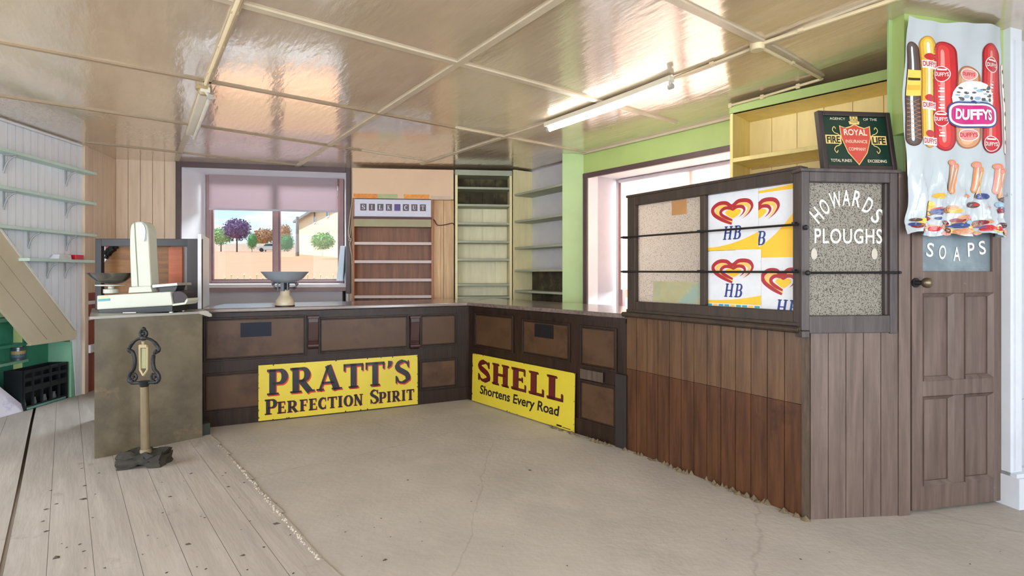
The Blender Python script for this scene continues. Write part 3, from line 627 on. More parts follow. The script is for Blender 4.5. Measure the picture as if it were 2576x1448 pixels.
a, b = PR1.S(1201, N0), PR1.S(1419, N0)
for dx, mm, n in ((.007, 1, N0 + .0010), (0, 2, N0 + .0016)): serif(sg, pl, 'SHELL', a + dx, b + dx, .235 - dx, .20, n, mm)
text(sg, pl, 'Shortens Every Road', (PR1.S(1207, N0) + PR1.S(1407, N0)) / 2, .075, .115, N0 + .0014, 1, width=PR1.S(1407, N0) - PR1.S(1207, N0), off=.022, shear=.12)
sg.box(pl, s1 - .2, s1 - .14, z0 + .012, z0 + .026, N0, N0 + .001, 1); sg.box(pl, s1 - .13, s1 - .04, z0 + .012, z0 + .018, N0, N0 + .001, 1)
chips(sg, pl, s0, s1, z0, z1, N0 + .0012, 24, 3)
tag(sg.build('enamel_sign', [signyellow, enamelblack, enamelmaroon, rust]), 'smaller yellow enamel sign, maroon capitals over black script, leaning on the right counter', 'sign')

# ---------------------------------------------------------------- glazed screen on the counter with ice cream posters
Z0, ZT = .985, 1.862
gs = thing('glazed_screen', 'dark wooden two-pane screen standing on the boarded counter, posters in one pane', 'screen', PR2.W(PR2.L / 2, Z0, 0))
a0, a1 = PR2.S(1578, .03), PR2.S(2016, .03)
l1, m0, m1, r0 = PR2.S(1597, .03), PR2.S(1759, .03), PR2.S(1772, .03), PR2.S(1994, .03)
zb0, zt0 = Z0 + .115, ZT - .068
mb = MB().box(PR2, a0, l1, Z0 + .05, ZT, -.035, .03); mb.box(PR2, r0, a1, Z0 + .05, ZT, -.035, .03); mb.box(PR2, m0, m1, zb0, zt0, -.03, .025); mb.box(PR2, l1, r0, zt0, ZT, -.034, .029); mb.box(PR2, l1, r0, Z0 + .05, zb0, -.034, .029)
mb.box(PR2, a0 - .01, a1, ZT - .006, ZT + .012, -.04, .036)
mb.build('frame', framebrown, gs, bevel=.004)
mb = MB().box(PR2, a0 - .02, a1 + .01, Z0 - .0, Z0 + .035, -.06, .06); mb.tube([PR2.W(a0 - .02, Z0 + .018, .058), PR2.W(a1 + .005, Z0 + .018, .058)], .018, 10); mb.box(PR2, a0, a1, Z0 + .034, Z0 + .055, -.05, .042)
mb.build('sill', framebrown, gs, bevel=.004)
MB().box(PR2, l1 - .005, m0 + .005, zb0 - .005, zt0 + .005, -.012, -.006).build('patterned_pane', frost_a, gs)
MB().box(PR2, m1 - .005, r0 + .005, zb0 - .005, zt0 + .005, -.018, -.014).build('pane', frost_a, gs)
for z in (1.566, 1.315):
    mb = MB().tube([PR2.W(a0 - .03, z, .062), PR2.W(a1 - .0, z - .006, .062)], .0065, 8)
    for s in (a0 - .005, (m0 + m1) / 2, a1 - .025): mb.box(PR2, s - .008, s + .008, z - .010, z + .008, .025, .066)
    mb.build('security_bar', irondark, gs, smooth=True)
s_, z_ = PR2.on(1690, 500, -.004); tag(MB().box(PR2, s_, PR2.S(1727, -.004), PR2.on(1690, 542, -.004)[1], zt0 - .004, -.0055, -.004).build('brown_card', M('brown_card', (186, 136, 84), .7)), 'small brown paper patch at the top of the patterned pane', 'paper')
s_, z_ = PR2.on(1643, 707, -.004)
tag(MB().box(PR2, s_, m0 - .006, zb0 + .004, z_, -.0056, -.0046).build('tinted_sheet', M('buff_green_sheet', (178, 172, 132), .6, var=.15, scale=7, rgb2=(150, 172, 160), mask=(.5, .6), mscale=5)), 'buff green paper sheet low in the patterned pane', 'paper')
posterred, posteryel, posteror, posterblue, posterteal = flatmat('poster_red', (172, 14, 28), .4), flatmat('poster_yellow', (252, 196, 30), .4), flatmat('poster_pale_orange', (252, 196, 96), .4), flatmat('poster_blue', (20, 48, 132), .4), flatmat('poster_teal', (60, 160, 170), .4)
def heart_stroke(mb, pl, cx, cz, w, h, thick, n, m, tail):
    pts = [(.50, -.02), (.28, .18), (.07, .45), (.03, .72), (.17, .93), (.36, .93), (.50, .76), (.66, .95), (.88, .92), (.97, .68), (.90, .40), (.76, .18)][: 12 if tail else 11]
    q = bez(pts, 5); k = len(q); W = [thick * (min(1, .55 + i / 12) if i < 6 else (max(.05, (k - 1 - i) / 14) if i > k - 15 else 1)) for i in range(k)]
    mb.strip(pl, [(cx + (x - .5) * w, cz + (y - .5) * h) for x, y in q], W, n, m)
def heart_fill(mb, pl, cx, cz, w, h, n, m):
    q = bez([(.5, 0), (.2, .3), (.04, .6), (.1, .88), (.3, .96), (.5, .8), (.7, .96), (.92, .86), (.96, .6), (.8, .3)], 5, True)
    for i in range(len(q)): a, b = q[i], q[(i + 1) % len(q)]; mb.face([pl.W(cx, cz, n), pl.W(cx + (a[0] - .5) * w, cz + (a[1] - .5) * h, n), pl.W(cx + (b[0] - .5) * w, cz + (b[1] - .5) * h, n)], m)
def wave(mb, pl, s0, s1, zlo, a, b, n, m):
    k = 12
    for i in range(k):
        u, v = i / k, (i + 1) / k; f = lambda t: a + (b - a) * t * t
        mb.face([pl.W(s0 + (s1 - s0) * u, zlo, n), pl.W(s0 + (s1 - s0) * v, zlo, n), pl.W(s0 + (s1 - s0) * v, f(v), n), pl.W(s0 + (s1 - s0) * u, f(u), n)], m)
def poster(label, s0, s1, z0, z1, hc, hz, n, yel=(), clip=None, tx=None, tz=None, hw=.245, hh_=.19, stripe=False):
    mb = MB().box(PR2, s0, s1, z0, z1, n - .001, n, 0); e = .0006
    for zlo, a, b in yel: wave(mb, PR2, s0, s1, zlo, a, b, n + e * .5, 2)
    heart_stroke(mb, PR2, hc, hz, hw, hh_ * .9, .023, n + e * 1.3, 1, True); heart_stroke(mb, PR2, hc + .004, hz - .004, hw * .81, hh_ * .72, .026, n + e * 1.0, 3, True)
    heart_stroke(mb, PR2, hc + .004, hz - .008, hw * .60, hh_ * .53, .020, n + e * 1.6, 1, True); heart_fill(mb, PR2, hc + .008, hz - .010, hw * .40, hh_ * .37, n + e * 2.2, 2)
    t = MB(); serif(mb, PR2, 'HB', tx - .062, tx + .062, tz, .082, n + e * 2, 4, shear=.16, fat=.82)
    if stripe:
        for i in range(9): mb.box(PR2, s0 + (s1 - s0) * i / 9, s0 + (s1 - s0) * (i + .8) / 9, z0 + .004, z0 + .016, n, n + e * 1.2, 5 if i % 3 != 1 else 3)
    if clip:                                                              # sheet trimmed where the frame covers it
        me = bmesh.new(); vs = [me.verts.new(v) for v in mb.v]
        for f, m in zip(mb.f, mb.m):
            try: g_ = me.faces.new([vs[i] for i in f]); g_.material_index = m
            except ValueError: pass
        bmesh.ops.bisect_plane(me, geom=me.verts[:] + me.edges[:] + me.faces[:], plane_co=PR2.W(clip, 1, 0), plane_no=(PR2.u.x, PR2.u.y, 0), clear_outer=True)
        me.verts.index_update(); mb = MB(); mb.v = [tuple(v.co) for v in me.verts]; mb.f = [tuple(v.index for v in f.verts) for f in me.faces]; mb.m = [f.material_index for f in me.faces]; me.free()
    o = mb.build('poster', [paperwhite, posterred, posteryel, posteror, posterblue, posterteal]); tag(o, label, 'poster', 'ice cream posters in the glazed screen')
S = lambda x: PR2.S(x, -.01)
zz = lambda x, y: PR2.on(x, y, -.01)[1]
mid = zz(1776, 631)
poster('white heart poster, whole, upper left of the four in the pane', m1 - .003, S(1908), mid, zt0 + .004, (S(1791) + S(1896)) / 2, (zz(1843, 503) + zz(1843, 563)) / 2, -.008, yel=((mid, mid + .02, mid + .10), ), tx=(S(1815) + S(1868)) / 2, tz=zz(1843, 602), hw=S(1896) - S(1791), hh_=zz(1843, 503) - zz(1843, 566))
poster('white heart poster, upper right of the four, left half covered by its neighbour', S(1850), r0 + .004, zz(1915, 660), zt0 + .004, S(1903), (zz(1903, 500) + zz(1903, 566)) / 2, -.0125, yel=((zz(1915, 660), mid - .03, mid + .22), (zt0 - .03, zt0 - .02, zt0 + .0)), tx=S(1899), tz=zz(1903, 617), hw=S(1957) - S(1845), hh_=zz(1903, 500) - zz(1903, 568))
poster('white heart poster, whole, lower left of the four, coloured strip along its foot', m1 - .003, S(1915), zb0 - .003, mid - .003, (S(1792) + S(1897)) / 2, (zz(1843, 650) + zz(1843, 712)) / 2, -.0082, yel=((zb0 + .018, zb0 + .035, zb0 + .075),), tx=(S(1817) + S(1872)) / 2, tz=zz(1843, 747), hw=S(1897) - S(1792), hh_=zz(1843, 650) - zz(1843, 712), stripe=True)
poster('white heart poster, lower right of the four, cut off by the corner post', S(1915), S(1915) + .36, zb0 - .004, zz(1920, 648), (S(1916) + S(2022)) / 2, (zz(1965, 672) + zz(1965, 742)) / 2, -.0105, clip=r0 + .006, tx=(S(1944) + S(2013)) / 2, tz=zz(1965, 790), hw=S(2022) - S(1916), hh_=zz(1965, 672) - zz(1965, 742))

# ---------------------------------------------------------------- lettered screen with boards beside the door
hs = thing('glazed_screen', 'grey brown screen with white-lettered patterned pane over vertical boards, beside the door', 'screen', PH.W(.28, 0, 0))
hx = PH.S
h0, h1, g0, g1 = hx(2017, .02), hx(2259, .02), hx(2037, .02), hx(2240, .02)
hz0 = PH.on(2120, 793)[1]; hzt = PH.on(2120, 459)[1]; hT = PH.on(2120, 434)[1]
mb = MB().box(PH, h0, g0, 1.0, hT, -.05, .02); mb.box(PH, g1, h1, .98, hT, -.05, .02); mb.box(PH, g0, g1, hzt, hT, -.05, .019); mb.box(PH, g0, g1, .985, hz0, -.05, .019); mb.box(PH, h0 - .01, h1 + .015, hT - .002, hT + .016, -.06, .028); mb.box(PH, h0 - .012, h0 + .03, .965, 1.0, -.02, .04)
for a, b, c, d in ((g1 - .016, g1, hz0, hzt),): mb.box(PH, a, b, c, d, -.03, .004)
mb.build('frame', framegrey, hs, bevel=.004)
mb = MB().box(PH, hx(2229, -.03), g1 + .001, hz0, hzt, -.045, -.018); mb.build('pane_edge_shadow', cdark, hs)  # dark strip standing in for the shadow along the right of the pane
pane = MB().box(PH, g0 - .004, hx(2227, -.02), hz0 - .004, hzt + .004, -.026, -.020).build('patterned_pane', frost_b, hs)
letterwhite = flatmat('white_glass_letters', (240, 240, 230), .3)
mb = MB(); nn = -.016
for ch, x, y, rot in zip('HOWARDS', (2054, 2074, 2102, 2129, 2156, 2184, 2207), (541, 520, 503, 497, 500, 517, 543), (42, 30, 12, 0, -12, -28, -42)):
    s_, z_ = PH.on(x, y, nn); text(mb, PH, ch, s_, z_ - .043, .086, nn, 0, width=.066 if ch == 'W' else .045, off=.012, rot=math.radians(rot))
s_, z_ = PH.on(2049, 612, nn); text(mb, PH, 'PLOUGHS', (s_ + PH.S(2219, nn)) / 2, z_, PH.on(2047, 574, nn)[1] - z_, nn, 0, width=PH.S(2219, nn) - s_, off=.012, sp=1.1)
for x in (2048, 2200):                                                    # two worn transfers on the glass
    s_, z_ = PH.on(x, 640, nn); mb.flat(PH, [(s_ + .018 * math.cos(t), z_ + .034 * math.sin(t) * (1 if math.sin(t) > 0 else .8)) for t in [i * .52 for i in range(12)]], nn, 1)
mb.build('lettering', [letterwhite, flatmat('worn_transfer', (196, 188, 176), .6)], pane)
MB().boards(PH, hx(2037), hx(2257), .0, .99, -.02, .006, .108, .004).build('boards', doorbrown, hs)
mb = MB().box(PH, hx(2257), hx(2286), 0, hT + .01, -.04, .012); mb.build('door_post', doorbrown, hs, bevel=.003)
z_ = PH.on(2100, 686, .05)[1]; mb = MB().tube([PH.W(h0 + .005, z_, .05), PH.W(hx(2266, .05), z_ + .002, .05)], .0065, 8); mb.ball(PH.W(h0 + .012, z_, .05), .014); mb.tube([PH.W(hx(2262, .05), z_, .0), PH.W(hx(2262, .05), z_ + .002, .06)], .008, 8)
mb.build('security_bar', irondark, hs, smooth=True)
z_ = PH.on(2025, 572, .03)[1]; mb = MB().ball(PH.W(h0 + .012, z_, .035), .014); mb.tube([PH.W(h0 + .012, z_, 0), PH.W(h0 + .012, z_, .05)], .008); mb.build('bar_bracket', irondark, hs, smooth=True)

# ---------------------------------------------------------------- the door
d1 = sroot('door_1', PD.W(.32, 0, 0), 'brown four-panel door with lettered glass top and brass knob', 'door')
dx = PD.S; s0, s1 = dx(2295), PD.L; DT = 2.04
zr = lambda y, x=2322: PD.on(x, y)[1]
L0, L1, R0, R1 = dx(2322), dx(2398), dx(2426), dx(2498)
zU0, zU1, zD0, zD1, zG0 = zr(958), zr(738), zr(1222), zr(998), zr(682)
mb = MB()
for a, b in ((s0, L0), (R1, s1)): mb.box(PD, a, b, .015, DT, -.04, 0)
for z0, z1 in ((.015, zD0), (zD1, zU0), (zU1, zG0), (DT - .11, DT)): mb.box(PD, L0, R1, z0, z1, -.04, 0)
for z0, z1 in ((zD0, zD1), (zU0, zU1)): mb.box(PD, L1, R0, z0, z1, -.04, 0)
mb.build('door_leaf', doorbrown, d1, bevel=.003)
for a, b in ((L0, L1), (R0, R1)):
    for z0, z1 in ((zD0, zD1), (zU0, zU1)):
        p = MB().box(PD, a - .002, b + .002, z0 - .002, z1 + .002, -.03, -.022).build('door_panel', doorbrown, d1)
        mo = MB(); w = .020                                               # bolection: sloped bead round the panel
        for q in ([(a, z0), (b, z0), (b - w, z0 + w), (a + w, z0 + w)], [(a, z1), (b, z1), (b - w, z1 - w), (a + w, z1 - w)], [(a, z0), (a, z1), (a + w, z1 - w), (a + w, z0 + w)], [(b, z0), (b, z1), (b - w, z1 - w), (b - w, z0 + w)]):
            mo.hexa([PD.W(*q[0], -.03), PD.W(*q[1], -.03), PD.W(*q[2], -.024), PD.W(*q[3], -.024), PD.W(*q[0], .006), PD.W(*q[1], .006), PD.W(*q[2], -.014), PD.W(*q[3], -.014)])
        mo.build('moulding', doorbrown, p)
dglass = M('dusty_blue_glass', (120, 134, 142), .25, var=.12, scale=3, rgb2=(150, 166, 174), mask=(.5, .7))
gp = MB().box(PD, L0 - .004, R1 + .004, zG0, DT - .1, -.024, -.016).build('glass_pane', dglass, d1)
mb = MB(); nn = -.013
for ch, x, y in zip('SOAPS', (2340, 2371, 2407, 2443, 2471), (646, 652, 656, 645, 640)):
    s_, z_ = PD.on(x, y, nn); text(mb, PD, ch, s_, z_, .078, nn, 0, width=.048, off=.012, rot=math.radians({2340: -8, 2371: -4, 2407: 0, 2443: 3, 2471: 8}[x]))
mb.build('lettering', letterwhite, gp)
s_, z_ = PD.on(2330, 711, .05)
mb = MB(); c = Vector(PD.W(s_, z_, .055)); mb.ball(c, (.028, .026, .028), 16, 10); kn = mb.build('knob', M('worn_brass', (120, 106, 86), .35, .8, var=.2, scale=9), d1, smooth=True)
mb = MB().tube([PD.W(s_ - .012, z_, 0), PD.W(s_, z_, .05)], [.014, .010], 12); mb.tube([PD.W(s_ - .012, z_, .0), PD.W(s_ - .012, z_, .006)], .026, 14); mb.build('rose', irondark, kn, smooth=True)
# ---------------------------------------------------------------- shelving along the far wall and in the corner
brownback = wood('display_back_wood', (136, 88, 58), (104, 62, 42), .5)
orangeside = M('orange_brown_edge', (176, 112, 74), .5)
shelfedge = M('pale_pink_shelf', (214, 196, 192), .45, var=.06)
cb = thing('overhead_board', 'blank cream board above the brown display shelves', 'board', PS.W(.6, PS.on(1000, 497)[1], .06))
s0, s1 = PS.S(886, .05), PS.S(1141, .05); z0 = PS.on(890, 498, .05)[1]
MB().box(PS, s0, s1, z0, 2.585, -.08, .05).build('board_face', M('cream_pink_board', (226, 192, 158), .45, var=.06, scale=2, rgb3=(190, 158, 128), mask3=(.69, .73), m3scale=14), cb, bevel=.004)
a = z0; st = [M('orange_sticker', (226, 140, 54), .5, var=.2, scale=30), M('pale_green_sticker', (176, 186, 132), .5), M('orange_text_sticker', (232, 150, 60), .5, var=.2, scale=30)]
for (x0, x1), m in zip(((889, 950), (951, 1000), (1016, 1080)), st): MB().box(PS, PS.S(x0, .05), PS.S(x1, .05), z0 + .003, z0 + .055, .0495, .0525).build('sticker_strip', m, cb)
MB().box(PS, PS.S(1084, .05), PS.S(1134, .05), z0 - .004, z0 + .04, .0495, .0515).build('torn_strip', M('torn_paper', (206, 186, 164), .7), cb)
ds = thing('display_shelf', 'brown display shelving with a white lettered header above four pale shelves', 'shelf', PS.W(.5, .9, 0))
e0, e1 = PS.S(890), PS.S(1087); zt = PS.on(990, 500)[1]
MB().box(PS, e0, e1, .6, zt, -.14, -.12).build('back_panel', brownback, ds)
for a, b in ((e0 - .012, e0 + .008), (e1 - .008, e1 + .014)): MB().box(PS, a, b, .6, zt, -.13, .01).build('side_panel', orangeside, ds)
ha, hb = PS.on(990, 545, .05)[1], PS.on(990, 501, .05)[1]; h0, h1 = PS.S(891, .05), PS.S(1085, .05)
hd = MB().box(PS, h0, h1, ha, hb, -.1, .05, 0); hd.bars(PS, h0, h1, ha, hb, .05, .0515, .006, m=1)
for i, ch in enumerate('SILK CUT'):
    s_ = PS.S(906.4 + 21.4 * i, .05); w = PS.S(922, .05) - PS.S(906.4, .05); zq0, zq1 = PS.on(990, 530, .05)[1], PS.on(990, 513, .05)[1]
    hd.box(PS, s_, s_ + w, zq0, zq1, .05, .0516, 3 if ch == ' ' else 2)
    if ch != ' ': serif(hd, PS, ch, s_ + w * (.34 if ch == 'I' else .22), s_ + w * (.66 if ch == 'I' else .80), zq0 + .014, zq1 - zq0 - .028, .0522, 0, fat=.8)
hd.build('header_sign', [flatmat('header_white', (212, 212, 228), .4), flatmat('header_edge', (150, 150, 168), .4), flatmat('header_plum', (66, 38, 52), .4), flatmat('header_purple', (72, 40, 120), .4)], ds)
za, zb_ = PS.on(990, 570, .03)[1], PS.on(990, 551, .03)[1]
MB().box(PS, e0 + .01, e1 - .01, za, zb_, -.12, .03).build('light_strip', M('polished_strip', (160, 150, 112), .42, .0, var=.08), ds)
MB().box(PS, e0, e1, zb_, ha, -.1, .035).build('header_edge', M('maroon_edge', (84, 40, 40), .5), ds)
for y in (612, 658, 704, 746):
    z = PS.on(990, y)[1]; MB().box(PS, e0 + .008, e1 - .008, z - .017, z + .017, -.125, .0).build('shelf', shelfedge, ds)
bp = MB().boards(PS, PS.S(1090, -.06), PS.S(1142, -.06), .6, z0 + .02, -.13, -.06, .12, .005)
bp.box(PS, PS.S(1090, -.05), PS.S(1108, -.05), 1.0, PS.on(1100, 570)[1], -.06, -.045)
bp = bp.build('plank_panel', wood('tan_planks', (216, 180, 136), (198, 156, 114), .55)); tag(bp, 'narrow tan plank panel between the brown display and the cream shelves', 'panel')
pts = [PS.W(*PS.on(x, y, -.03), -.03) for x, y in ((1086, 546), (1094, 556), (1101, 566), (1120, 565), (1138, 561), (1142, 566))]
tag(MB().tube(bez(pts, 4), .006, 6).build('cable', M('brown_cable', (76, 50, 40), .6)), 'brown cable crossing the tan plank panel', 'cable')

u2 = thing('shelf_unit', 'tall cream shelf unit facing the room, top two bays black with mould', 'shelf unit', PU2.W(.37, .6, -.14))
s0, s1 = PU2.S(1145), PU2.S(1288); w = .03; D = .27; zz2 = [PU2.on(1215, y)[1] for y in (473, 516, 562, 608, 653, 716, 748)]
MB().boards(PU2, s0 + w, s1 - w, .6, zz2[1], -D - .02, -D, .155, .012).build('back_boards', yellowold, u2)
MB().boards(PU2, s0 + w, s1 - w, zz2[1], 2.56, -D - .02, -D, .155, .012).build('mouldy_back', mould, u2)
for a, b in ((s0, s0 + w), (s1 - w, s1)): MB().box(PU2, a, b, .6, 2.58, -D, 0).build('side_panel', creamyellow, u2)
MB().box(PU2, s0, s1, 2.52, 2.585, -D, .004).build('top_rail', shelfgrey, u2)
for z in zz2: MB().box(PU2, s0 + w, s1 - w, z - .014, z + .014, -D, -.002).build('shelf', shelfgrey, u2, bevel=.003)
u3 = thing('shelf_unit', 'cream and grey shelf unit in the corner against the right wall', 'shelf unit', PU3.W(.45, .6, -.14))
s0, s1 = 0.0, PU3.L; D = .275; zz3 = [PU3.on(1355, y)[1] for y in (477, 549, 620, 680, 735)]
MB().box(PU3, s0, s1, zz3[3], 2.6, -D - .02, -D).build('back_sheet', M('pale_grey_hardboard', (200, 198, 200), .55, var=.05), u3)
MB().box(PU3, s0, s1, .6, zz3[3], -D - .02, -D).build('mouldy_back', mould, u3)
MB().box(PU3, s0 - .03, s0, .6, 2.6, -D, .004).build('side_panel', creamyellow, u3)
for z in zz3: MB().box(PU3, s0, s1 + .0, z - .013, z + .013, -D, .0).build('shelf', shelfgrey, u3, bevel=.003)

# yellow wall cupboard without doors, high at the right
yu = thing('wall_cupboard', 'yellow open wall shelving under a green fascia, high at the right', 'shelf unit', PY.W(.5, 1.2, -.2))
s0, s1 = 0.012, PY.L + .10; D = .34
top = PY.on(1845, 285)[1]
MB().box(PY, s0 - .01, s1, top, 2.61, -.03, .012).build('fascia', green, yu, bevel=.004)
MB().boards(PY, s0, s1, 1.15, top + .03, -D - .02, -D, .18, .005).build('back_boards', M('warm_cream_boards', (242, 222, 160), .5, var=.06, stretch=(8, 8, 1), scale=2), yu)
for a, b in ((s0 - .008, s0 + .014), (s1 - .02, s1)): MB().box(PY, a, b, 1.15, top + .02, -D, 0).build('side_panel', yellow, yu)
MB().box(PY, s0 + .014, s1 - .02, top, top + .02, -D, -.0).build('top_board', yellow, yu)
for y in (402, 520, 640):
    z = PY.on(1846, y)[1]; MB().box(PY, s0 + .014, s1 - .02, z - .018, z + .014, -D, .0).build('shelf', yellow, yu, bevel=.003)
z = PY.on(1895, 423, -D)[1]; MB().box(PY, s0 + .03, s1 - .05, z - .012, z + .012, -D, -D + .02).build('back_batten', M('tan_batten', (198, 170, 110), .5), yu)

# ---------------------------------------------------------------- ceiling lamps, conduits
fixwhite = M('lamp_housing_white', (214, 206, 186), .3, var=.06)
def lampthing(label, p0, p1, lit, drop, side):
    p0, p1 = Vector(p0), Vector(p1); u = (p1 - p0).normalized(); q = Vector((-u.y, u.x)); c = (p0 + p1) / 2
    t = thing('strip_light', label, 'lamp', (c.x, c.y, ceil_z(*c) - .1), 'ceiling strip lights')
    rail(MB(), p0, p1, .06, .010, .048, 4).build('housing', fixwhite, t, bevel=.004)
    z = lambda p: ceil_z(p.x, p.y) - drop
    P = lambda k: p0.lerp(p1, k) + q * side
    a, b = P(.02), P(.98); pts = [(a.lerp(b, i / 6).x, a.lerp(b, i / 6).y, z(a.lerp(b, i / 6))) for i in range(7)]
    if lit:
        tm = M('glowing_tube', (255, 250, 235), .4, emit=((255, 250, 238), 45.0))
    else: tm = M('unlit_tube', (216, 214, 204), .12)
    MB().tube(pts, .014, 12).build('tube', tm, t, smooth=True)
    for k in (.0, 1.0):
        e = P(k); h = p0.lerp(p1, k); s = 1 if k == 0 else -1
        mb = MB().tube([(e.x, e.y, z(e)), (e.x + u.x * .035 * s, e.y + u.y * .035 * s, z(e))], .018, 12); mb.tube([(e.x + u.x * .015 * s, e.y + u.y * .015 * s, z(e)), (h.x + u.x * .015 * s, h.y + u.y * .015 * s, ceil_z(h.x, h.y) - .03)], .014, 8)
        mb.build('lamp_holder', M('holder_grey', (170, 166, 158), .4), t, smooth=True)
lampthing('lit fluorescent strip light on the ceiling above the counters', ce(1374, 306), ce(1690, 187), True, .075, .012)
lampthing('unlit fluorescent strip light on the ceiling, at the left', ce(517, 214), ce(478, 328), False, .075, -.03)
pipe = M('cream_conduit_paint', (214, 196, 158), .4, var=.08)
def conduit(label, pts, r=.012, off=.014):
    P = [(x, y, ceil_z(x, y) - off) for x, y in pts]; mb = MB().tube(P, r, 8)
    for a, b in zip(P, P[1:]):
        n = max(1, int((Vector(b) - Vector(a)).length / .45))
        for i in range(n):
            c = Vector(a).lerp(Vector(b), (i + .5) / n); mb.cube(c, (.03, .03, .018), rz=math.atan2(b[1] - a[1], b[0] - a[0]))
    return tag(mb.build('conduit', pipe, smooth=True), label, 'conduit', None)
j = ce(1905, 108)
conduit('cream conduit along the ceiling from the round box towards the viewer', ext(ce(2195, 5), j, -.6, .98))
conduit('cream conduit between the lit strip light and the round junction box', [ce(1903, 112), ce(1694, 192)], .009)
conduit('short cream conduit from the round junction box to the wall cupboard', [ce(1912, 112), ce(2062, 190)], .011)
o = MB().tube([(*ce(2068, 194), ceil_z(*ce(2068, 194)) - .012)] + [PY.W(PY.on(x, y)[0], PY.on(x, y)[1] , .026) for x, y in ((2064, 203), (2010, 219), (1920, 246), (1837, 268))], .010, 8)
for x, y in ((2010, 219), (1920, 246), (1840, 267)): o.box(PY, PY.S(x) - .012, PY.S(x) + .012, PY.on(x, y)[1] - .016, PY.on(x, y)[1] + .016, .012, .03)
tag(o.build('conduit', pipe, smooth=True), 'cream conduit clipped along the green fascia of the wall cupboard', 'conduit')
z = ceil_z(*j); mb = MB().lathe((j[0], j[1], z - .045), [(.0, 0), (.035, 0), (.042, .008), (.042, .05), (0, .05)], 20)
tag(mb.build('junction_box', pipe, smooth=True), 'round cream junction box on the ceiling between three conduits', 'junction box')
jj = ce(512, 218); mb = MB().lathe((jj[0], jj[1], ceil_z(*jj) - .06), [(.0, 0), (.022, 0), (.03, .01), (.034, .03), (.05, .034), (.05, .062), (0, .062)], 18)
tag(mb.build('ceiling_rose', M('brownish_bakelite', (160, 142, 106), .4), smooth=True), 'yellowed ceiling rose at the near end of the unlit strip light', 'ceiling rose')
conduit('cream double conduit running to the unlit strip light at the left', ext(ce(600, -2), ce(518, 206), -1.2, 1), .014)
pp = [PLW.W(PLW.on(x, y, .03)[0], 2.60, .03) for x, y in ((-60, 262), (205, 360))]
mb = MB().tube(pp, .013, 8); tag(mb.build('conduit', whitepaint, smooth=True), 'white pipe where the white boarded wall meets the ceiling', 'conduit')

# ---------------------------------------------------------------- end of the counter at the left, with scales and glass case
rd = Vector((-.627, .779)); Bv0, Bv1 = Vector(B0), Vector(B1)
ec = thing('end_counter', 'counter end faced with a stained brown metal sheet, white scales on top', 'counter', (*((Bv0 + Bv1) / 2 + rd * .4), 0))
steel = M('stained_sheet_metal', (108, 98, 78), .48, .2, var=.28, scale=1.4, rgb2=(78, 70, 55), mask=(.42, .68), mscale=2.2, rgb3=(140, 112, 82), mask3=(.62, .76), m3scale=3.5, rvar=.12)
b2, b3 = Bv1 + rd * 1.0, Bv0 + rd * 1.1
inset = lambda p: (p - Vector((-2.95, 4.3))) * .985 + Vector((-2.95, 4.3))
MB().hprism([tuple(inset(p)) for p in (Bv0, Bv1, b2, b3)], 0.0, .985).build('carcass', M('black_edge', (36, 34, 32), .7), ec)
MB().box(PB, 0.0, PB.L - .005, .0, .985, .002, .008).build('metal_sheet', steel, ec)
mb = MB().hprism([tuple(Bv0 - Vector((.02, .02)) + PB.N * .012), tuple(Bv1 + PB.u * .04 + PB.N * .012), tuple(b2 + PB.u * .04), tuple(b3 - Vector((.02, 0)))], .985, 1.002); mb.build('top_sheet', M('dull_grey_top', (150, 146, 140), .4, .3), ec)
mb = MB(); P = PB.P2(PB.L + .02, .02); 
mb.prism(PB, [(PB.L - .03, .985), (PB.L + .045, .955), (PB.L + .062, .958), (PB.L + .06, .978), (PB.L + .02, 1.006), (PB.L - .03, 1.004)], -.25, .014); mb.build('nosing', M('pale_grey_nosing', (172, 168, 160), .4), ec)
MB().box(PB, PB.L, PB.L + .06, 0, .10, -.12, -.02).build('foot', M('mossy_dark_foot', (44, 48, 40), .8), ec)

# glass-fronted case behind the scales
PC = Pl((-3.5, 4.34), (-2.6, 4.36))
gc = thing('display_case', 'dark framed counter display case with brown boards inside, behind the white scales', 'display case', PC.W(.45, 1.003, -.1))
x0, x1 = PC.S(239), PC.S(504); zt = PC.on(360, 600)[1]; zi = PC.on(360, 619)[1]
casegrey = M('case_dark_grey', (72, 68, 70), .45, var=.12, scale=4); caseblack = M('case_black', (40, 40, 46), .4)
mb = MB().box(PC, x0, PC.S(254), 1.003, zt, -.04, 0); mb.box(PC, PC.S(254), PC.S(470), zi, zt, -.04, -.001); mb.box(PC, PC.S(254), PC.S(470), 1.003, 1.06, -.04, -.001); mb.build('frame', caseblack, gc, bevel=.003)
MB().box(PC, PC.S(470), x1, 1.003, zt, -.04, 0).build('end_stile', casegrey, gc, bevel=.003)
sd0 = Vector(PC.P2(x1)); sdv = Vector((-.4216, .907)); PSd = Pl(tuple(sd0), tuple(sd0 + sdv * .62))
MB().box(PSd, 0.0, .62, 1.003, PC.on(505, 588)[1], -.02, .008).build('side_panel', whitepaint, gc, bevel=.003)
mb = MB().box(PC, PC.S(250, -.16), PC.S(474, -.16), 1.003, zi + .03, -.17, -.16); mb.build('white_back', paperwhite, gc)
bx = wood('case_brown_board', (140, 96, 52), (110, 70, 38), .5, angle=0.0)
poly = [PC.on(x, y, -.12) for x, y in ((262, 780), (262, 660), (271, 648), (274, 636), (290, 621), (425, 619), (425, 780))]
MB().prism(PC, poly, -.14, -.12).build('brown_board', bx, gc)
MB().box(PC, PC.S(424, -.11), PC.S(458, -.11), 1.01, zi + .0, -.13, -.11).build('reflection_board', M('orange_red_reflection', (190, 104, 68), .5, var=.14, stretch=(1, 1, 14), scale=2), gc)  # strip whose orange red colour stands in for a reflection in the case
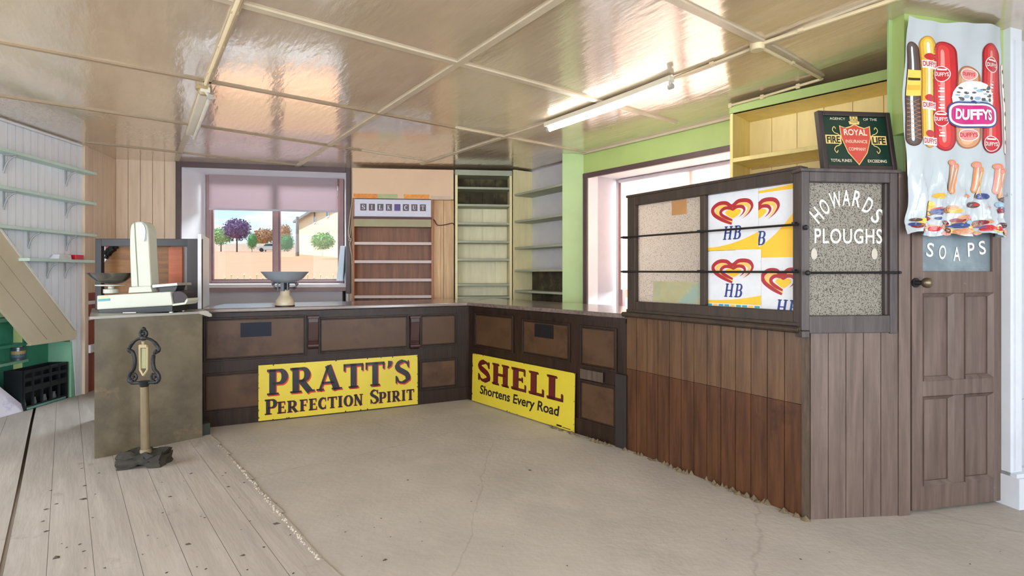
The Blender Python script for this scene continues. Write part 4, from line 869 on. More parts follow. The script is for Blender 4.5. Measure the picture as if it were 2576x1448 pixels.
mb = MB(); pts = [PC.W(*PC.on(x, y, -.11), -.11) for x, y in ((266, 650), (270, 640), (276, 630), (288, 623), (296, 621))]; mb.tube(bez(pts, 4), [.012] * 4 + [.03] * 9 + [.014] * 4, 8); mb.build('black_corner', irondark, gc, smooth=True)
s_, z_ = PC.on(262, 628, -.13); mb = MB().box(PC, s_, s_ + .045, z_ - .03, z_ + .03, -.155, -.143); mb.build('red_tag', M('dull_red_tag', (170, 60, 62), .5), gc)

# white shop scales
PQ = Pl((-3.4, 3.95), (-2.4, 3.95)); Q = lambda x, y: PQ.on(x, y)
sc = thing('shop_scales', 'white two-pan shop scales with a tall tower, on the metal faced counter end', 'scales', (PQ.W(Q(337, 0)[0], 1.003, -.12)))
enamel = M('scales_white_enamel', (190, 194, 180), .3, var=.04, scale=4); blackgreen = M('scales_black_base', (26, 34, 34), .35)
MB().prism(PQ, [Q(*p) for p in ((243, 743), (428, 733), (434, 768), (243, 779))], -.20, 0).build('body', enamel, sc, bevel=.008)
MB().prism(PQ, [Q(*p) for p in ((246, 779), (432, 768), (432, 784), (246, 792))], -.19, -.006).build('base', blackgreen, sc, bevel=.004)
chrome = M('chrome_foot', (190, 190, 190), .2, .9)
for x, y in ((252, 789), (424, 780)):
    s_, z_ = Q(x, y)
    for n in (-.03, -.17): MB().lathe(PQ.W(s_, 1.003, n), [(0, 0), (.016, 0), (.016, .02), (.010, .03), (0, .03)], 12).build('foot', chrome, sc)
s_, z_ = Q(320, 783); MB().tube([PQ.W(s_ - .03, z_ - .012, .0), PQ.W(s_ + .07, z_ - .009, .0)], .006, 8).build('front_bar', M('chrome_bar', (200, 200, 200), .2, .9), sc)
tow = bez([(324, 722), (321, 640), (321, 590), (324, 566), (334, 558), (348, 556), (360, 562), (367, 580), (371, 650), (375, 722)], 4)
MB().prism(PQ, [Q(*p) for p in tow], -.12, -.02).build('tower', enamel, sc, bevel=.01)
mb = MB().tube([PQ.W(*Q(x, y), -.019) for x, y in ((334, 560), (337, 620), (343, 720))], .0035, 6); mb.build('tower_seam', M('seam_grey_green', (128, 136, 112), .5), sc)
mb = MB().prism(PQ, [Q(*p) for p in bez([(352, 560), (360, 566), (364, 580), (362, 600), (358, 606), (352, 590), (349, 568)], 4, True)], -.02, -.006); mb.build('dial_window', M('dial_glass', (206, 222, 232), .08, .3), sc)
MB().prism(PQ, [Q(*p) for p in ((322, 722), (376, 719), (380, 734), (320, 737))], -.16, -.01).build('tower_foot', enamel, sc, bevel=.004)
s_, z_ = Q(254, 689); c = PQ.W(s_, z_, -.1)
r = .155; mb = MB().lathe((c[0], c[1], c[2] - .085), [(.03, .012), (.07, .016), (.10, .034), (.132, .064), (r, .09), (r + .006, .094), (r - .006, .091), (.12, .058), (.08, .026), (.03, .018)], 28); mb.build('pan', M('tarnished_pan', (150, 148, 144), .2, .9, var=.3, scale=6), sc, smooth=True)
mb = MB().lathe((c[0], c[1], PQ.on(0, 738)[1]), [(0, 0), (.05, 0), (.05, .03), (.02, .035), (.02, .05), (.10, .058), (.10, .066), (0, .07)], 20); mb.build('pan_support', enamel, sc, smooth=True)
mb = MB().prism(PQ, [Q(*p) for p in ((378, 716), (440, 711), (442, 718), (378, 724))], -.2, -.02); mb.build('goods_plate', M('brushed_plate', (196, 196, 190), .25, .8), sc, bevel=.003)
MB().prism(PQ, [Q(*p) for p in ((384, 724), (436, 718), (430, 733), (392, 736))], -.15, -.05).build('plate_support', blackgreen, sc)
mb = MB().prism(PQ, [Q(*p) for p in bez([(433, 736), (450, 731), (464, 738), (470, 750), (464, 760), (440, 764), (434, 756)], 3, True)], -.14, -.01); mb.build('end_housing', M('end_black', (36, 22, 26), .45), sc, bevel=.006)
mb = MB().prism(PQ, [Q(*p) for p in ((434, 764), (464, 760), (470, 750), (472, 756), (466, 765), (434, 769))], -.14, -.0); mb.build('end_tray', enamel, sc)
mb = MB().prism(PQ, [Q(*p) for p in ((247, 752), (277, 750), (277, 756), (247, 758))], 0.0, .002); mb.prism(PQ, [Q(*p) for p in ((247, 745), (270, 744), (276, 748), (247, 751))], 0.0, .0015, 1); mb.build('maker_strip', [M('teal_strip', (70, 150, 150), .4), M('tan_strip', (196, 190, 150), .4)], sc)

# enamel bowl scales on the long counter
SZ = 4.74; c0 = at(717, 768, SZ); cx, cy = c0[0], c0[1]; zc = 1.006; zp = lambda y: H + (HOR - y) / F * SZ; pxm = SZ / F
bs = thing('bowl_scales', 'grey enamel bowl scales with cream pedestal, on the long counter before the window', 'scales', (cx, cy, zc))
R = 57 * pxm; zr_, zbm = zp(683), zp(712)
MB().lathe((cx, cy, zbm), [(.03, 0), (R * .45, .010), (R * .75, .045), (R * .97, zr_ - zbm - .004), (R, zr_ - zbm), (R * .95, zr_ - zbm - .002), (R * .72, .052), (R * .42, .018), (.02, .01)], 36).build('bowl', M('grey_blue_enamel', (150, 160, 172), .3, var=.06), bs, smooth=True)
mb = MB()
for sgn in (-1, 1):
    for yy, rr in ((712, 28), (724, 26)):
        pts = [(cx + sgn * rr * k * pxm, cy + q * .05, zp(yy) + w * pxm) for k, q, w in ((0, 0, 2), (.35, -.6, 0), (.7, -.9, 1), (1, 0, 0), (.7, .9, 1), (.35, .6, 0), (0, 0, 2))]; mb.tube(bez(pts, 4), .008, 6)
    mb.tube([(cx + sgn * 26 * pxm, cy, zp(706)), (cx + sgn * 29 * pxm, cy, zp(718)), (cx + sgn * 22 * pxm, cy, zp(728))], .008, 6)
    mb.tube([(cx + sgn * 12 * pxm, cy - .05, zp(708)), (cx + sgn * 12 * pxm, cy - .05, zp(730))], .006, 6); mb.ball((cx + sgn * 30 * pxm, cy, zp(714)), .014)
mb.cube((cx, cy, zp(719)), (.03, .12, .09)); mb.build('beam_frame', M('blue_grey_iron', (92, 98, 104), .4, .5, var=.25, scale=20), bs, smooth=True)
MB().lathe((cx, cy, zc), [(0, 0), (.078, 0), (.082, .02), (.076, .05), (.056, .08), (.042, .10), (.040, .145), (.05, .15), (0, .152)], 24).build('pedestal', M('cream_chipped_pedestal', (198, 186, 160), .35, var=.14, scale=8), bs, smooth=True)
MB().lathe((cx, cy, zc - .001), [(0, 0), (.084, 0), (.085, .008), (0, .01)], 24).build('base_ring', irondark, bs, smooth=True)

# ornamental iron stand in front of the metal sheet
ZS = 3.50; PT = Pl((-2.9, ZS), (-2.0, ZS)); q = lambda x, y: PT.W(*PT.on(x, y), 0); ccx = 362
sd = thing('pump_gauge_stand', 'black iron scrollwork gauge on a cream pole and rough foot, before the metal sheet', 'stand', (*fl(366, 1174), 0))
fz = floor_z(-2.46, 3.5) + .008
mb = MB()
half = [(359, 850), (346, 853), (335, 861), (327, 872), (325, 880), (333, 884), (338, 897), (339, 912), (336, 928), (328, 938), (324, 948), (326, 958), (336, 962)]
for f in (lambda x: x, lambda x: 2 * ccx - x):
    mb.tube(bez([q(f(x), y) for x, y in half], 4), [.009] * 8 + [.012] * 41, 8)
    cxs, cys = f(335), 948; mb.tube([q(cxs + 9 * math.cos(t), cys + 9 * math.sin(t)) for t in [i * .524 for i in range(12)]], .008, 7, closed=True); mb.ball(q(cxs, cys), .011)
    mb.tube([q(f(325), 880), q(f(321), 874)], [.014, .005], 8); mb.tube([q(f(325), 882), q(f(330), 888)], [.012, .006], 8)
mb.tube([q(361 + 8 * math.cos(t), 839 + 9 * math.sin(t)) for t in [i * .524 for i in range(12)]], .010, 8, closed=True); mb.ball(q(361, 827), .014); mb.ball(q(361, 839), .012); mb.ball(q(361, 850), (.026, .014, .016))
mb.tube([q(330, 963), q(396, 961)], .011, 8); mb.tube([q(363, 958), q(363, 974)], [.034, .022], 12)
mb.build('iron_scrollwork', irondark, sd, smooth=True)
mb = MB()
for x0, y0, x1, y1 in ((352, 872, 353, 930), (371, 872, 371, 930), (350, 870, 373, 870), (353, 930, 361, 944), (371, 930, 361, 944)): mb.tube([q(x0, y0), q(x1, y1)], .008, 8)
mb.tube([q(361, 858), q(361, 870)], [.012, .008], 8); mb.box(PT, PT.S(356), PT.S(367), PT.on(0, 926)[1], PT.on(0, 876)[1], -.006, .0, 1); mb.box(PT, PT.S(352), PT.S(371), PT.on(0, 874)[1], PT.on(0, 866)[1], -.008, .01)
mb.build('gauge', [M('tarnished_brass', (158, 144, 108), .4, .2, var=.1), M('gauge_glass', (150, 150, 110), .15)], sd)
mb = MB().tube([q(363, 972), q(366, 1140)], [.024, .027], 14); mb.tube([q(366, 1128), q(366, 1146)], [.03, .05], 14)
mb.build('pole', M('grimy_cream_pole', (122, 108, 82), .4, .2, var=.15, scale=6, stretch=(6, 6, 1)), sd, smooth=True)
me = bmesh.new(); bmesh.ops.create_cube(me, size=1); bmesh.ops.subdivide_edges(me, edges=me.edges[:], cuts=7, use_grid_fill=True)
zt_ = PT.on(0, 1138)[1]
rr = random.Random(3); 
from mathutils import noise as mnoise
mb = MB(); vs = []
for v in me.verts:
    x, y, z = v.co; n_ = mnoise.noise(Vector((x * 4, y * 4, z * 4))) * .018
    X = -2.474 + x * .255 + n_; Y = 3.50 + y * .13 + x * .05 + n_; arch = max(0, .03 - abs(x) * .12) if z < 0 and y < 0 else 0
    zz_ = fz + (z + .5) * (.094 + n_ * 2) + arch; vs.append((X, Y, max(fz, zz_)))
mb.add(vs, [tuple(v.index for v in f.verts) for f in me.faces]); me.free()
mb.build('foot', M('tarry_black_foot', (46, 42, 34), .75, var=.45, scale=14, bump=.5, bscale=30), sd, smooth=True)
# ---------------------------------------------------------------- left corner: bracketed shelves, stairs, cupboard
mint = M('pale_mint_paint', (196, 220, 212), .45, var=.08, scale=4)
iron_grey = M('grey_bracket_paint', (170, 174, 178), .45, var=.1)
sh = []
def wshelf(label, px0, ypx, xr, brackets):
    z = H + (HOR - ypx) / F * 5.22; s0 = PLW.S(px0, .11); s1 = PLW.L + .02
    t = thing('wall_shelf', label, 'shelf', PLW.W((s0 + s1) / 2, z - .2, .05), 'bracketed shelves on the white boarded wall')
    MB().box(PLW, s0, s1, z - .014, z + .014, 0.001, .125).build('board', mint, t, bevel=.003)
    for px in brackets:
        s = PLW.S(px); mb = MB().box(PLW, s - .01, s + .01, z - .15, z - .014, 0.001, .008); mb.box(PLW, s - .01, s + .01, z - .02, z - .014, 0.001, .11)
        mb.tube(bez([PLW.W(s, z - .17, .006), PLW.W(s, z - .13, .012), PLW.W(s, z - .075, .035), PLW.W(s, z - .04, .07), PLW.W(s, z - .024, .105)], 4), .0075, 6)
        mb.build('bracket', iron_grey, t)
    return z
wshelf('pale mint bracketed shelf, topmost of four on the white boarded wall', -160, 431, 228, (8, 165))
wshelf('pale mint bracketed shelf, second from the top on the white boarded wall', -160, 509, 230, (8, 165))
wshelf('pale mint bracketed shelf, third from the top on the white boarded wall', -90, 590, 222, (70, 165))
zq = wshelf('pale mint bracketed shelf, lowest of four, red box on it', 70, 657, 222, (117, 162))
a, b = PLW.S(182, .07), PLW.S(203, .07)
tag(MB().box(PLW, a, b, zq + .0145, zq + .062, .02, .10).build('red_box', M('bright_red_box', (206, 26, 50), .4), bevel=.003), 'small bright red box on the lowest mint wall shelf', 'box')
mb = MB(); a, b = PLW.S(140, .07), PLW.S(172, .07)
for i in range(4): mb.box(PLW, a + .01 * i, b + .006 * i, zq + .0145 + .011 * i, zq + .0245 + .011 * i, .012 + .004 * i, .10 - .006 * i)
tag(mb.build('paper_stack', M('white_papers', (226, 226, 232), .7)), 'low stack of white papers beside the red box', 'papers')
# boarded stair side
stp = M('stair_cream_boards', (206, 192, 164), .55, var=.09, scale=2, rgb3=(160, 140, 110), mask3=(.66, .74), m3scale=8)
n0 = .035; T = lambda x, y: PLW.on(x, y, n0)
st = thing('staircase_side', 'slanting cream boarded underside of the stairs at the left edge', 'stairs', PLW.W(.3, 0, n0))
def lerp2(a, b, t): return (a[0] + (b[0] - a[0]) * t, a[1] + (b[1] - a[1]) * t)
A_, B_ = T(190, 830), T(-4, 572); C_, D_ = T(78, 866), T(2, 784)
dx_, dz_ = (B_[0] - A_[0]), (B_[1] - A_[1]); EX = 1.35
B2 = (A_[0] + dx_ * EX, A_[1] + dz_ * EX); D2 = (C_[0] + dx_ * EX, C_[1] + dz_ * EX)
k = 3
for i in range(k):
    t0, t1 = i / k + .006, (i + 1) / k - .006
    MB().prism(PLW, [lerp2(A_, C_, t0), lerp2(A_, C_, t1), lerp2(B2, D2, t1), lerp2(B2, D2, t0)], .008, n0).build('plank', stp, st)
MB().prism(PLW, [A_, T(190, 853), T(76, 869), C_], .0, n0 + .004).build('bottom_edge', stp, st)
mb = MB().prism(PLW, [lerp2(A_, C_, -.03), lerp2(A_, C_, .008), lerp2(B2, D2, .008), lerp2(B2, D2, -.03)], .0, n0 + .006); mb.build('edge_strip', M('white_stair_edge', (226, 224, 220), .5), st)
# green cupboard below the stairs
teal = M('sea_green_paint', (74, 158, 128), .5, var=.12, scale=2.5); mintcup = M('faded_green_edge', (140, 196, 166), .5, var=.08)
gcup = thing('green_cupboard', 'sea green cupboard end under the slanting stairs', 'cupboard', PLW.W(.4, 0, -.2)); RZ = floor_z(-4.4, 5) + .01
d0 = -.22
def G(x, y, n=d0): return PLW.on(x, y, n)
a, b = G(62, 900)[0], G(178, 900)[0]
MB().box(PLW, a, b + .03, RZ, 1.0, d0 - .02, d0).build('end_panel', teal, gcup)
a2 = PLW.S(180, 0); MB().box(PLW, a2, PLW.S(189, 0), RZ, PLW.on(185, 858)[1], -.22, -.003).build('front_stile', mintcup, gcup)
MB().box(PLW, -.7, a, RZ, .9, d0 - .12, d0 - .10).build('back_panel', teal, gcup)
for y, m in ((803, mintcup), (868, teal), (911, mintcup)):
    z = G(40, y)[1]; MB().box(PLW, -.9, a + .02, z - .012, z + .012, d0 - .1, d0 + .02).build('shelf', m, gcup)
zsh = G(40, 911)[1]
for i, (px, col, lab) in enumerate(((46, (206, 178, 120), 'paint tin with a pale banded label under the stairs'),)):
    s = PLW.S(px, d0 - .03); p = PLW.W(s, 0, d0 - .03)
    t = thing('paint_tin', lab, 'tin', (p[0], p[1], zsh + .013)); MB().lathe((p[0], p[1], zsh + .013), [(0, 0), (.05, 0), (.05, .03), (.051, .032), (.051, .10), (.05, .102), (.05, .12), (0, .12)], 20).build('can', M('tin_steel', (120, 130, 140), .3, .6), t, smooth=True)
    MB().lathe((p[0], p[1], zsh + .04), [(.0515, 0), (.0525, .0), (.0525, .03), (.0515, .03)], 20).build('label_band', M('tin_label_blue', (90, 130, 150), .5), t); MB().lathe((p[0], p[1], zsh + .07), [(.0515, 0), (.0525, .0), (.0525, .03), (.0515, .03)], 20).build('label_band', M('tin_label_cream', col, .5), t)
# black bottle crate
n1 = -.02; a, b = PLW.S(60, n1), PLW.S(170, n1); zc0 = RZ; zc1 = PLW.on(120, 920, n1)[1]
cr_ = thing('bottle_crate', 'black plastic bottle crate standing under the stairs', 'crate', PLW.W((a + b) / 2, zc0, -.1))
blackpl = M('black_plastic', (28, 32, 36), .4, var=.1)
mb = MB().box(PLW, a, b, zc0, zc1, -.19, -.18); mb.box(PLW, a, a + .012, zc0, zc1, -.18, n1); mb.box(PLW, b - .012, b, zc0, zc1, -.18, n1); mb.box(PLW, a, b, zc0, zc0 + .01, -.18, n1)
h = zc1 - zc0
for z0, z1 in ((.0, .10), (.44, .58), (.72, .80), (.92, 1.0)): mb.box(PLW, a, b, zc0 + h * z0, zc0 + h * z1, n1 - .012, n1)
for i in range(6): s = a + (b - a) * i / 5; mb.box(PLW, max(a, s - .008), min(b, s + .008), zc0, zc1, n1 - .014, n1 + .002)
mb.box(PLW, a, b, zc0 + h * .05, zc0 + h * .9, -.13, -.125); mb.build('shell', blackpl, cr_)
for i in range(4): s = a + (b - a) * (i + .55) / 4.4; MB().lathe(PLW.W(s, zc0 + .012, -.075), [(0, 0), (.018, 0), (.02, .03), (.012, .06), (.014, .075), (0, .078)], 12).build('clip', M('grey_clip', (128, 140, 140), .3), cr_, smooth=True)
MB().box(PLW, a + .03, b - .03, zc0 + .004, zc0 + .022, n1, n1 + .006).build('base_strip', M('teal_strip_crate', (110, 160, 150), .4), cr_)
# white board leaning at the left edge
p0 = Vector(fl(72, 1030, RZ)); p1 = Vector(fl(-140, 1090, RZ)); PW_ = Pl(tuple(p1), tuple(p0)); L = PW_.L
z_top = H + (HOR - 858) / F * p0.y
ZT_ = .62; k_ = -.22
vs = [PW_.W(0, RZ, 0), PW_.W(L, RZ, 0), PW_.W(L - .42, ZT_, -.16), PW_.W(0, ZT_, -.16)]
off = PW_.N * -.015; mb = MB().hexa(vs + [(v[0] + off.x, v[1] + off.y, v[2]) for v in vs])
tag(mb.build('leaning_board', M('blotched_white_board', (226, 222, 236), .5, var=.04, rgb2=(176, 166, 206), mask=(.58, .7), mscale=4)), 'white blotched board leaning at the left edge of the floor', 'board')
# small pale box on the red dado
s_, z_ = PLW2.on(206, 872, .03); s2 = PLW2.S(235, .03)
tag(MB().box(PLW2, .062, .062 + (s2 - s_), z_ - .085, z_, .013, .04).build('pale_box', M('pale_grey_box', (226, 226, 232), .5), bevel=.004), 'pale box fixed on the dark red dado', 'box')

# ---------------------------------------------------------------- framed insurance sign on the lettered screen
rs_ = thing('framed_sign', 'dark framed green sign with red shield, standing on top of the lettered screen', 'sign', PH.W(hx(2155), hT + .016, -.02))
RP = Lean(PH, .16, hT + .004, .0); zb0_ = hT + .017; zt0_ = hT + .345; sa, sb_ = hx(2067, -.02), hx(2250, -.02)
mb = MB().bars(RP, sa, sb_, zb0_, zt0_, -.03, .006, .026); mb.build('frame', M('dark_picture_frame', (52, 42, 42), .4, var=.15), rs_, bevel=.004)
fsign = MB().box(RP, sa + .024, sb_ - .024, zb0_ + .024, zt0_ - .024, -.02, -.008, 0)
mid_s = (sa + sb_) / 2; nn = -.006; zo = zb0_; hh0 = zt0_ - zb0_; W_ = sb_ - sa
shd = [(0, -.01), (.10, .07), (.155, .17), (.16, .25), (.10, .235), (.05, .245), (0, .262), (-.05, .245), (-.10, .235), (-.16, .25), (-.155, .17), (-.10, .07)]
fx = lambda u, v: (mid_s + u * .56, zo + .035 + v * .86)
for sc_, m, n in ((1.0, 2, nn), (.94, 1, nn + .0006)): fsign.flat(RP, [fx(u * sc_, .13 + (v - .13) * sc_) for u, v in shd], n, m)
for u, v, w, h_ in ((0, .268, .10, .018), (0, .282, .07, .022), (-.03, .297, .02, .03), (.03, .297, .02, .03), (0, .303, .024, .036)):
    s_, z_ = fx(u, v); fsign.flat(RP, [(s_ - w * .28, z_ - h_ / 2), (s_ + w * .28, z_ - h_ / 2), (s_ + w * .32, z_ + h_ / 2), (s_ - w * .32, z_ + h_ / 2)], nn + .0004, 2)
for sg_ in (-1, 1):
    s_, z_ = fx(sg_ * .235, .155); fsign.flat(RP, [(s_ - .045, z_ - .024), (s_ + .045, z_ - .024), (s_ + .045, z_ + .026), (s_ - .045, z_ + .026)], nn + .0004, 2)
    for v0, v1 in ((.20, .25), (.11, .06)):
        q2 = [fx(sg_ * u, v) for u, v in ((.165, (v0 + .155) / 2), (.18, v0 * .8 + .155 * .2), (.215, v0), (.235, v0 * .6 + v1 * .4), (.215, v1 * .8 + v0 * .2), (.20, v0 * .5 + v1 * .5))]; fsign.strip(RP, bez(q2, 4), .0045, nn + .0005, 2)
for body, u, v, h_, w_, m, off_ in (('ROYAL', 0, .185, .035, .135, 3, .02), ('INSURANCE', 0, .135, .018, .125, 3, .0), ('COMPANY', 0, .085, .018, .10, 3, .0), ('FIRE', -.235, .133, .038, .075, 4, .03), ('LIFE', .235, .133, .038, .075, 4, .03),
        ('AGENCY', -.17, .285, .014, .09, 3, 0), ('OF THE', .17, .285, .014, .08, 3, 0), ('TOTAL FUNDS', -.18, .01, .016, .12, 3, .01), ('EXCEEDING', .19, .01, .016, .11, 3, .01)):
    s_, z_ = fx(u, v); text(fsign, RP, body, s_, z_, h_, nn + .0011, m, width=w_, off=off_)
fsign.build('sign_face', [M('bottle_green_field', (22, 50, 40), .25), M('shield_red', (190, 74, 62), .35), M('sign_gold', (216, 190, 118), .4), M('sign_cream_text', (226, 214, 190), .4), M('sign_black_text', (26, 24, 22), .4)], rs_)

# ---------------------------------------------------------------- meat banner over the door
BPl = Pl(at(2280, 300, 2.745)[:2], at(2543, 300, 2.86)[:2])
zTl, zTr = BPl.on(2283, 42)[1], BPl.on(2540, 70)[1]; zBl, zBr = BPl.on(2283, 588)[1], BPl.on(2543, 592)[1]; LB = BPl.L
def crumple(s, z):
    u = s / LB; v = (z - zBl) / (zTl - zBl); low = max(0, .36 - v) / .36
    n = .006 * math.sin(9 * u + 2 * v) + .006 * math.sin(23 * u - 5 * v + 1) + .010 * mnoise.noise(Vector((u * 4, v * 7, .3)))
    n += low * (.022 * math.sin(26 * u - 7 * v + 4 * mnoise.noise(Vector((u * 3, v * 4, 2)))) + .016 * mnoise.noise(Vector((u * 9, v * 12, 1.7))) + .012 * mnoise.noise(Vector((u * 20, v * 5, 5.1))))
    n += low * .020 * (1 - abs(math.sin(17 * u + 5 * v + 1.5 * mnoise.noise(Vector((u * 2, v * 3, 8)))))) ** 3 + low * .012 * (1 - abs(math.sin(29 * u - 9 * v + 2))) ** 4
    if u > .93: n -= (u - .93) * 1.3
    return n
def BF(s, z, n=0.): return BPl.W(s, z, n * 1.1 + crumple(s, z))
nu, nv = 110, 200; mb = MB(); vs = []
for j in range(nv + 1):
    for i in range(nu + 1):
        u = -.012 + 1.06 * i / nu; v = j / nv; s = u * LB + (.016 * math.sin(v * 7) if u < .05 else 0) + (1 - v) ** 3 * .0
        zb_ = zBl + (zBr - zBl) * u + .012 * math.sin(u * 19); zt_ = zTl + (zTr - zTl) * u - .006 * math.sin(u * 6)
        z = zb_ + (zt_ - zb_) * v; vs.append(BF(s, z))
mb.add(vs, [(j * (nu + 1) + i, j * (nu + 1) + i + 1, (j + 1) * (nu + 1) + i + 1, (j + 1) * (nu + 1) + i) for j in range(nv) for i in range(nu)], 0)
def bp_(x, y): return BPl.on(x, y)
def capsule(x0, x1, y0, y1, m, e, xs=0, ends=.5, hi=None, shade=None, lite=None):
    s0, z1 = bp_(x0, y0); s1, _ = bp_(x1, y0); z0 = bp_((x0 + x1) / 2, y1)[1]; z1 = bp_((x0 + x1) / 2, y0)[1]; w = (s1 - s0) / 2; c = (s0 + s1) / 2; k = 40; er = w * 2 * ends
    lay = [(1.0, shade if shade is not None else m, e), (.84, m, e + .0005)]
    if lite is not None: lay.append((.50, lite, e + .0010))
    lay.append((.17, hi if hi is not None else m, e + .0015))
    for f, mm, n in lay:
        vs = []; zi0, zi1 = z0 + er * (1 - f) * .55, z1 - er * (1 - f) * .55; ef = er * max(f, .3); zl = (zi0 if f > .3 else zi0 + er * .15, zi1 if f > .3 else zi1 - er * .15)
        for i in range(k + 1):
            t = .5 - .5 * math.cos(math.pi * i / k); z = zl[0] + (zl[1] - zl[0]) * t; d = min(z - zl[0], zl[1] - z); r = w * f if d > ef else w * f * math.sqrt(max(.004, 1 - (1 - d / ef) ** 2))
            cx_ = c - (.14 * w if f < .9 else 0) * (1 - f) + xs * (t - .5)
            for q_ in range(7): vs.append(BF(cx_ + r * (q_ / 3 - 1), z, n))
        mb.add(vs, [(i * 7 + q_, i * 7 + q_ + 1, i * 7 + 7 + q_ + 1, i * 7 + 7 + q_) for i in range(k) for q_ in range(6)], mm)
    return c, w
def band(x0, x1, y0, y1, m, e):
    s0, z1 = bp_(x0, y0); s1 = bp_(x1, y0)[0]; z0 = bp_(x0, y1)[1]; k = 6
    for a_ in range(k):
        for b_ in range(k):
            f = lambda i, j: BF(s0 + (s1 - s0) * i / k, z0 + (z1 - z0) * j / k, e)
            mb.face([f(a_, b_), f(a_ + 1, b_), f(a_ + 1, b_ + 1), f(a_, b_ + 1)], m)
def oval(x, y, rx, ry, m, e, k=20, sq=1.0):
    s, z = bp_(x, y); s1 = bp_(x + rx, y)[0] - s; z1 = bp_(x, y - ry)[1] - z; P = lambda t, _: (s + s1 * math.copysign(abs(math.cos(t)) ** sq, math.cos(t)), z + z1 * math.copysign(abs(math.sin(t)) ** sq, math.sin(t)))
    for i in range(k):
        a_, b_ = P(2 * math.pi * i / k, 1), P(2 * math.pi * (i + 1) / k, 1); w_ = 8 if rx > 20 else 4
        for j in range(w_):
            q0, q1 = j / w_, (j + 1) / w_; g_ = lambda p, f: BF(s + (p[0] - s) * f, z + (p[1] - z) * f, e)
            mb.face([g_(a_, q0), g_(a_, q1), g_(b_, q1), g_(b_, q0)] if j else [BF(s, z, e), g_(a_, q1), g_(b_, q1)], m)
def btext(body, x, y, h_, w_, m, e, off=.02, rot=0.):
    s, z = bp_(x, y); hh2 = bp_(x, y - h_)[1] - z; ww = bp_(x + w_ / 2, y)[0] - bp_(x - w_ / 2, y)[0]; text(mb, BPl, body, s, z, hh2, e, m, width=ww, off=off, fn=lambda a, b, n: BF(a, b, n), rot=rot)
# materials: 1 brown 2 dark brown 3 lemon 4 gold 5 red 6 dark red 7 ham 8 white 9 magenta 10 navy 11 black-grey 12 pink 13 orange 14 pale blue 15 deep ham
E = .002
capsule(2278, 2313, 104, 368, 1, E, -.0, hi=8, shade=2, lite=11); band(2279, 2312, 176, 240, 3, E + .002); band(2281, 2310, 196, 202, 2, E + .0026); band(2281, 2310, 214, 226, 4, E + .0026)
for i in range(9): s0_, z0_ = bp_(2281, 262 + i * 11); s1_, z1_ = bp_(2310, 250 + i * 11); mb.strip(BPl, [(s0_, z0_), (s1_, z1_)], .0016, E + .0022, 7, fn=BF); mb.strip(BPl, [(s0_, z1_), (s1_, z0_)], .0016, E + .0022, 7, fn=BF)
capsule(2313, 2358, 90, 372, 4, E + .0003, .0, hi=8, shade=17, lite=3)
for y in (152, 255, 345): band(2315, 2356, y, y + 20, 8, E + .0024); btext('DUFFYS', 2336, y + 17, 13, 38, 5, E + .003); oval(2336, y - 8, 14, 9, 5, E + .0024)
capsule(2348, 2406, 102, 380, 5, E + .0008, -.0, hi=12, shade=6, lite=16)
capsule(2465, 2517, 110, 386, 5, E + .0006, -.0, hi=12, shade=6, lite=16)
for x, y in ((2370, 185), (2368, 298), (2490, 165), (2489, 362)):
    oval(x, y, 20, 20, 8, E + .0030); oval(x, y, 18, 18, 5, E + .0034); btext('DUFFYS', x, y + 6, 10, 32, 8, E + .0040); band(x - 12, x + 12, y - 14, y - 10, 8, E + .0040)
for x, y0, y1 in ((2370, 212, 270), (2368, 325, 345), (2489, 205, 250)):
    for i, y in enumerate(range(y0, y1, 7)): band(x - 7 + (i % 2) * 3, x + 7, y, y + 4, 8 if i % 3 else 12, E + .0036)
capsule(2404, 2463, 166, 374, 7, E + .0005, hi=18, shade=15, lite=18)
oval(2434, 188, 22, 15, 8, E + .003); oval(2434, 188, 20, 13, 12, E + .0034); btext('DUFFYS', 2434, 192, 9, 32, 5, E + .004)
oval(2434, 340, 22, 16, 8, E + .003); oval(2434, 340, 20, 14, 12, E + .0034); btext('DUFFYS', 2434, 345, 11, 36, 5, E + .004)
# round-topped badge
oval(2445, 250, 52, 46, 8, E + .0040); rg = random.Random(5)
for i in range(26): oval(2445 + rg.uniform(-42, 42), 240 + rg.uniform(-22, 22) * .8, rg.uniform(3, 8), rg.uniform(2, 5), 11 if rg.random() < .7 else 14, E + .0044, 8)
oval(2444, 262, 48, 8, 14, E + .0048, 16)
oval(2444, 290, 61, 33, 10, E + .0056, 40, .55); oval(2444, 290, 58, 29, 8, E + .0064, 40, .55); oval(2444, 290, 53, 24, 9, E + .0072, 40, .55)
btext('DUFFYS', 2444, 303, 27, 88, 8, E + .0092, .045); oval(2446, 259, 6, 6, 10, E + .0060, 10)
capsule(2521, 2533, 160, 390, 8, E, hi=12, shade=7); capsule(2534, 2547, 160, 400, 5, E, hi=8, shade=6)
for i in range(6): oval(2527, 180 + i * 36, 4, 8, 11, E + .002, 8)
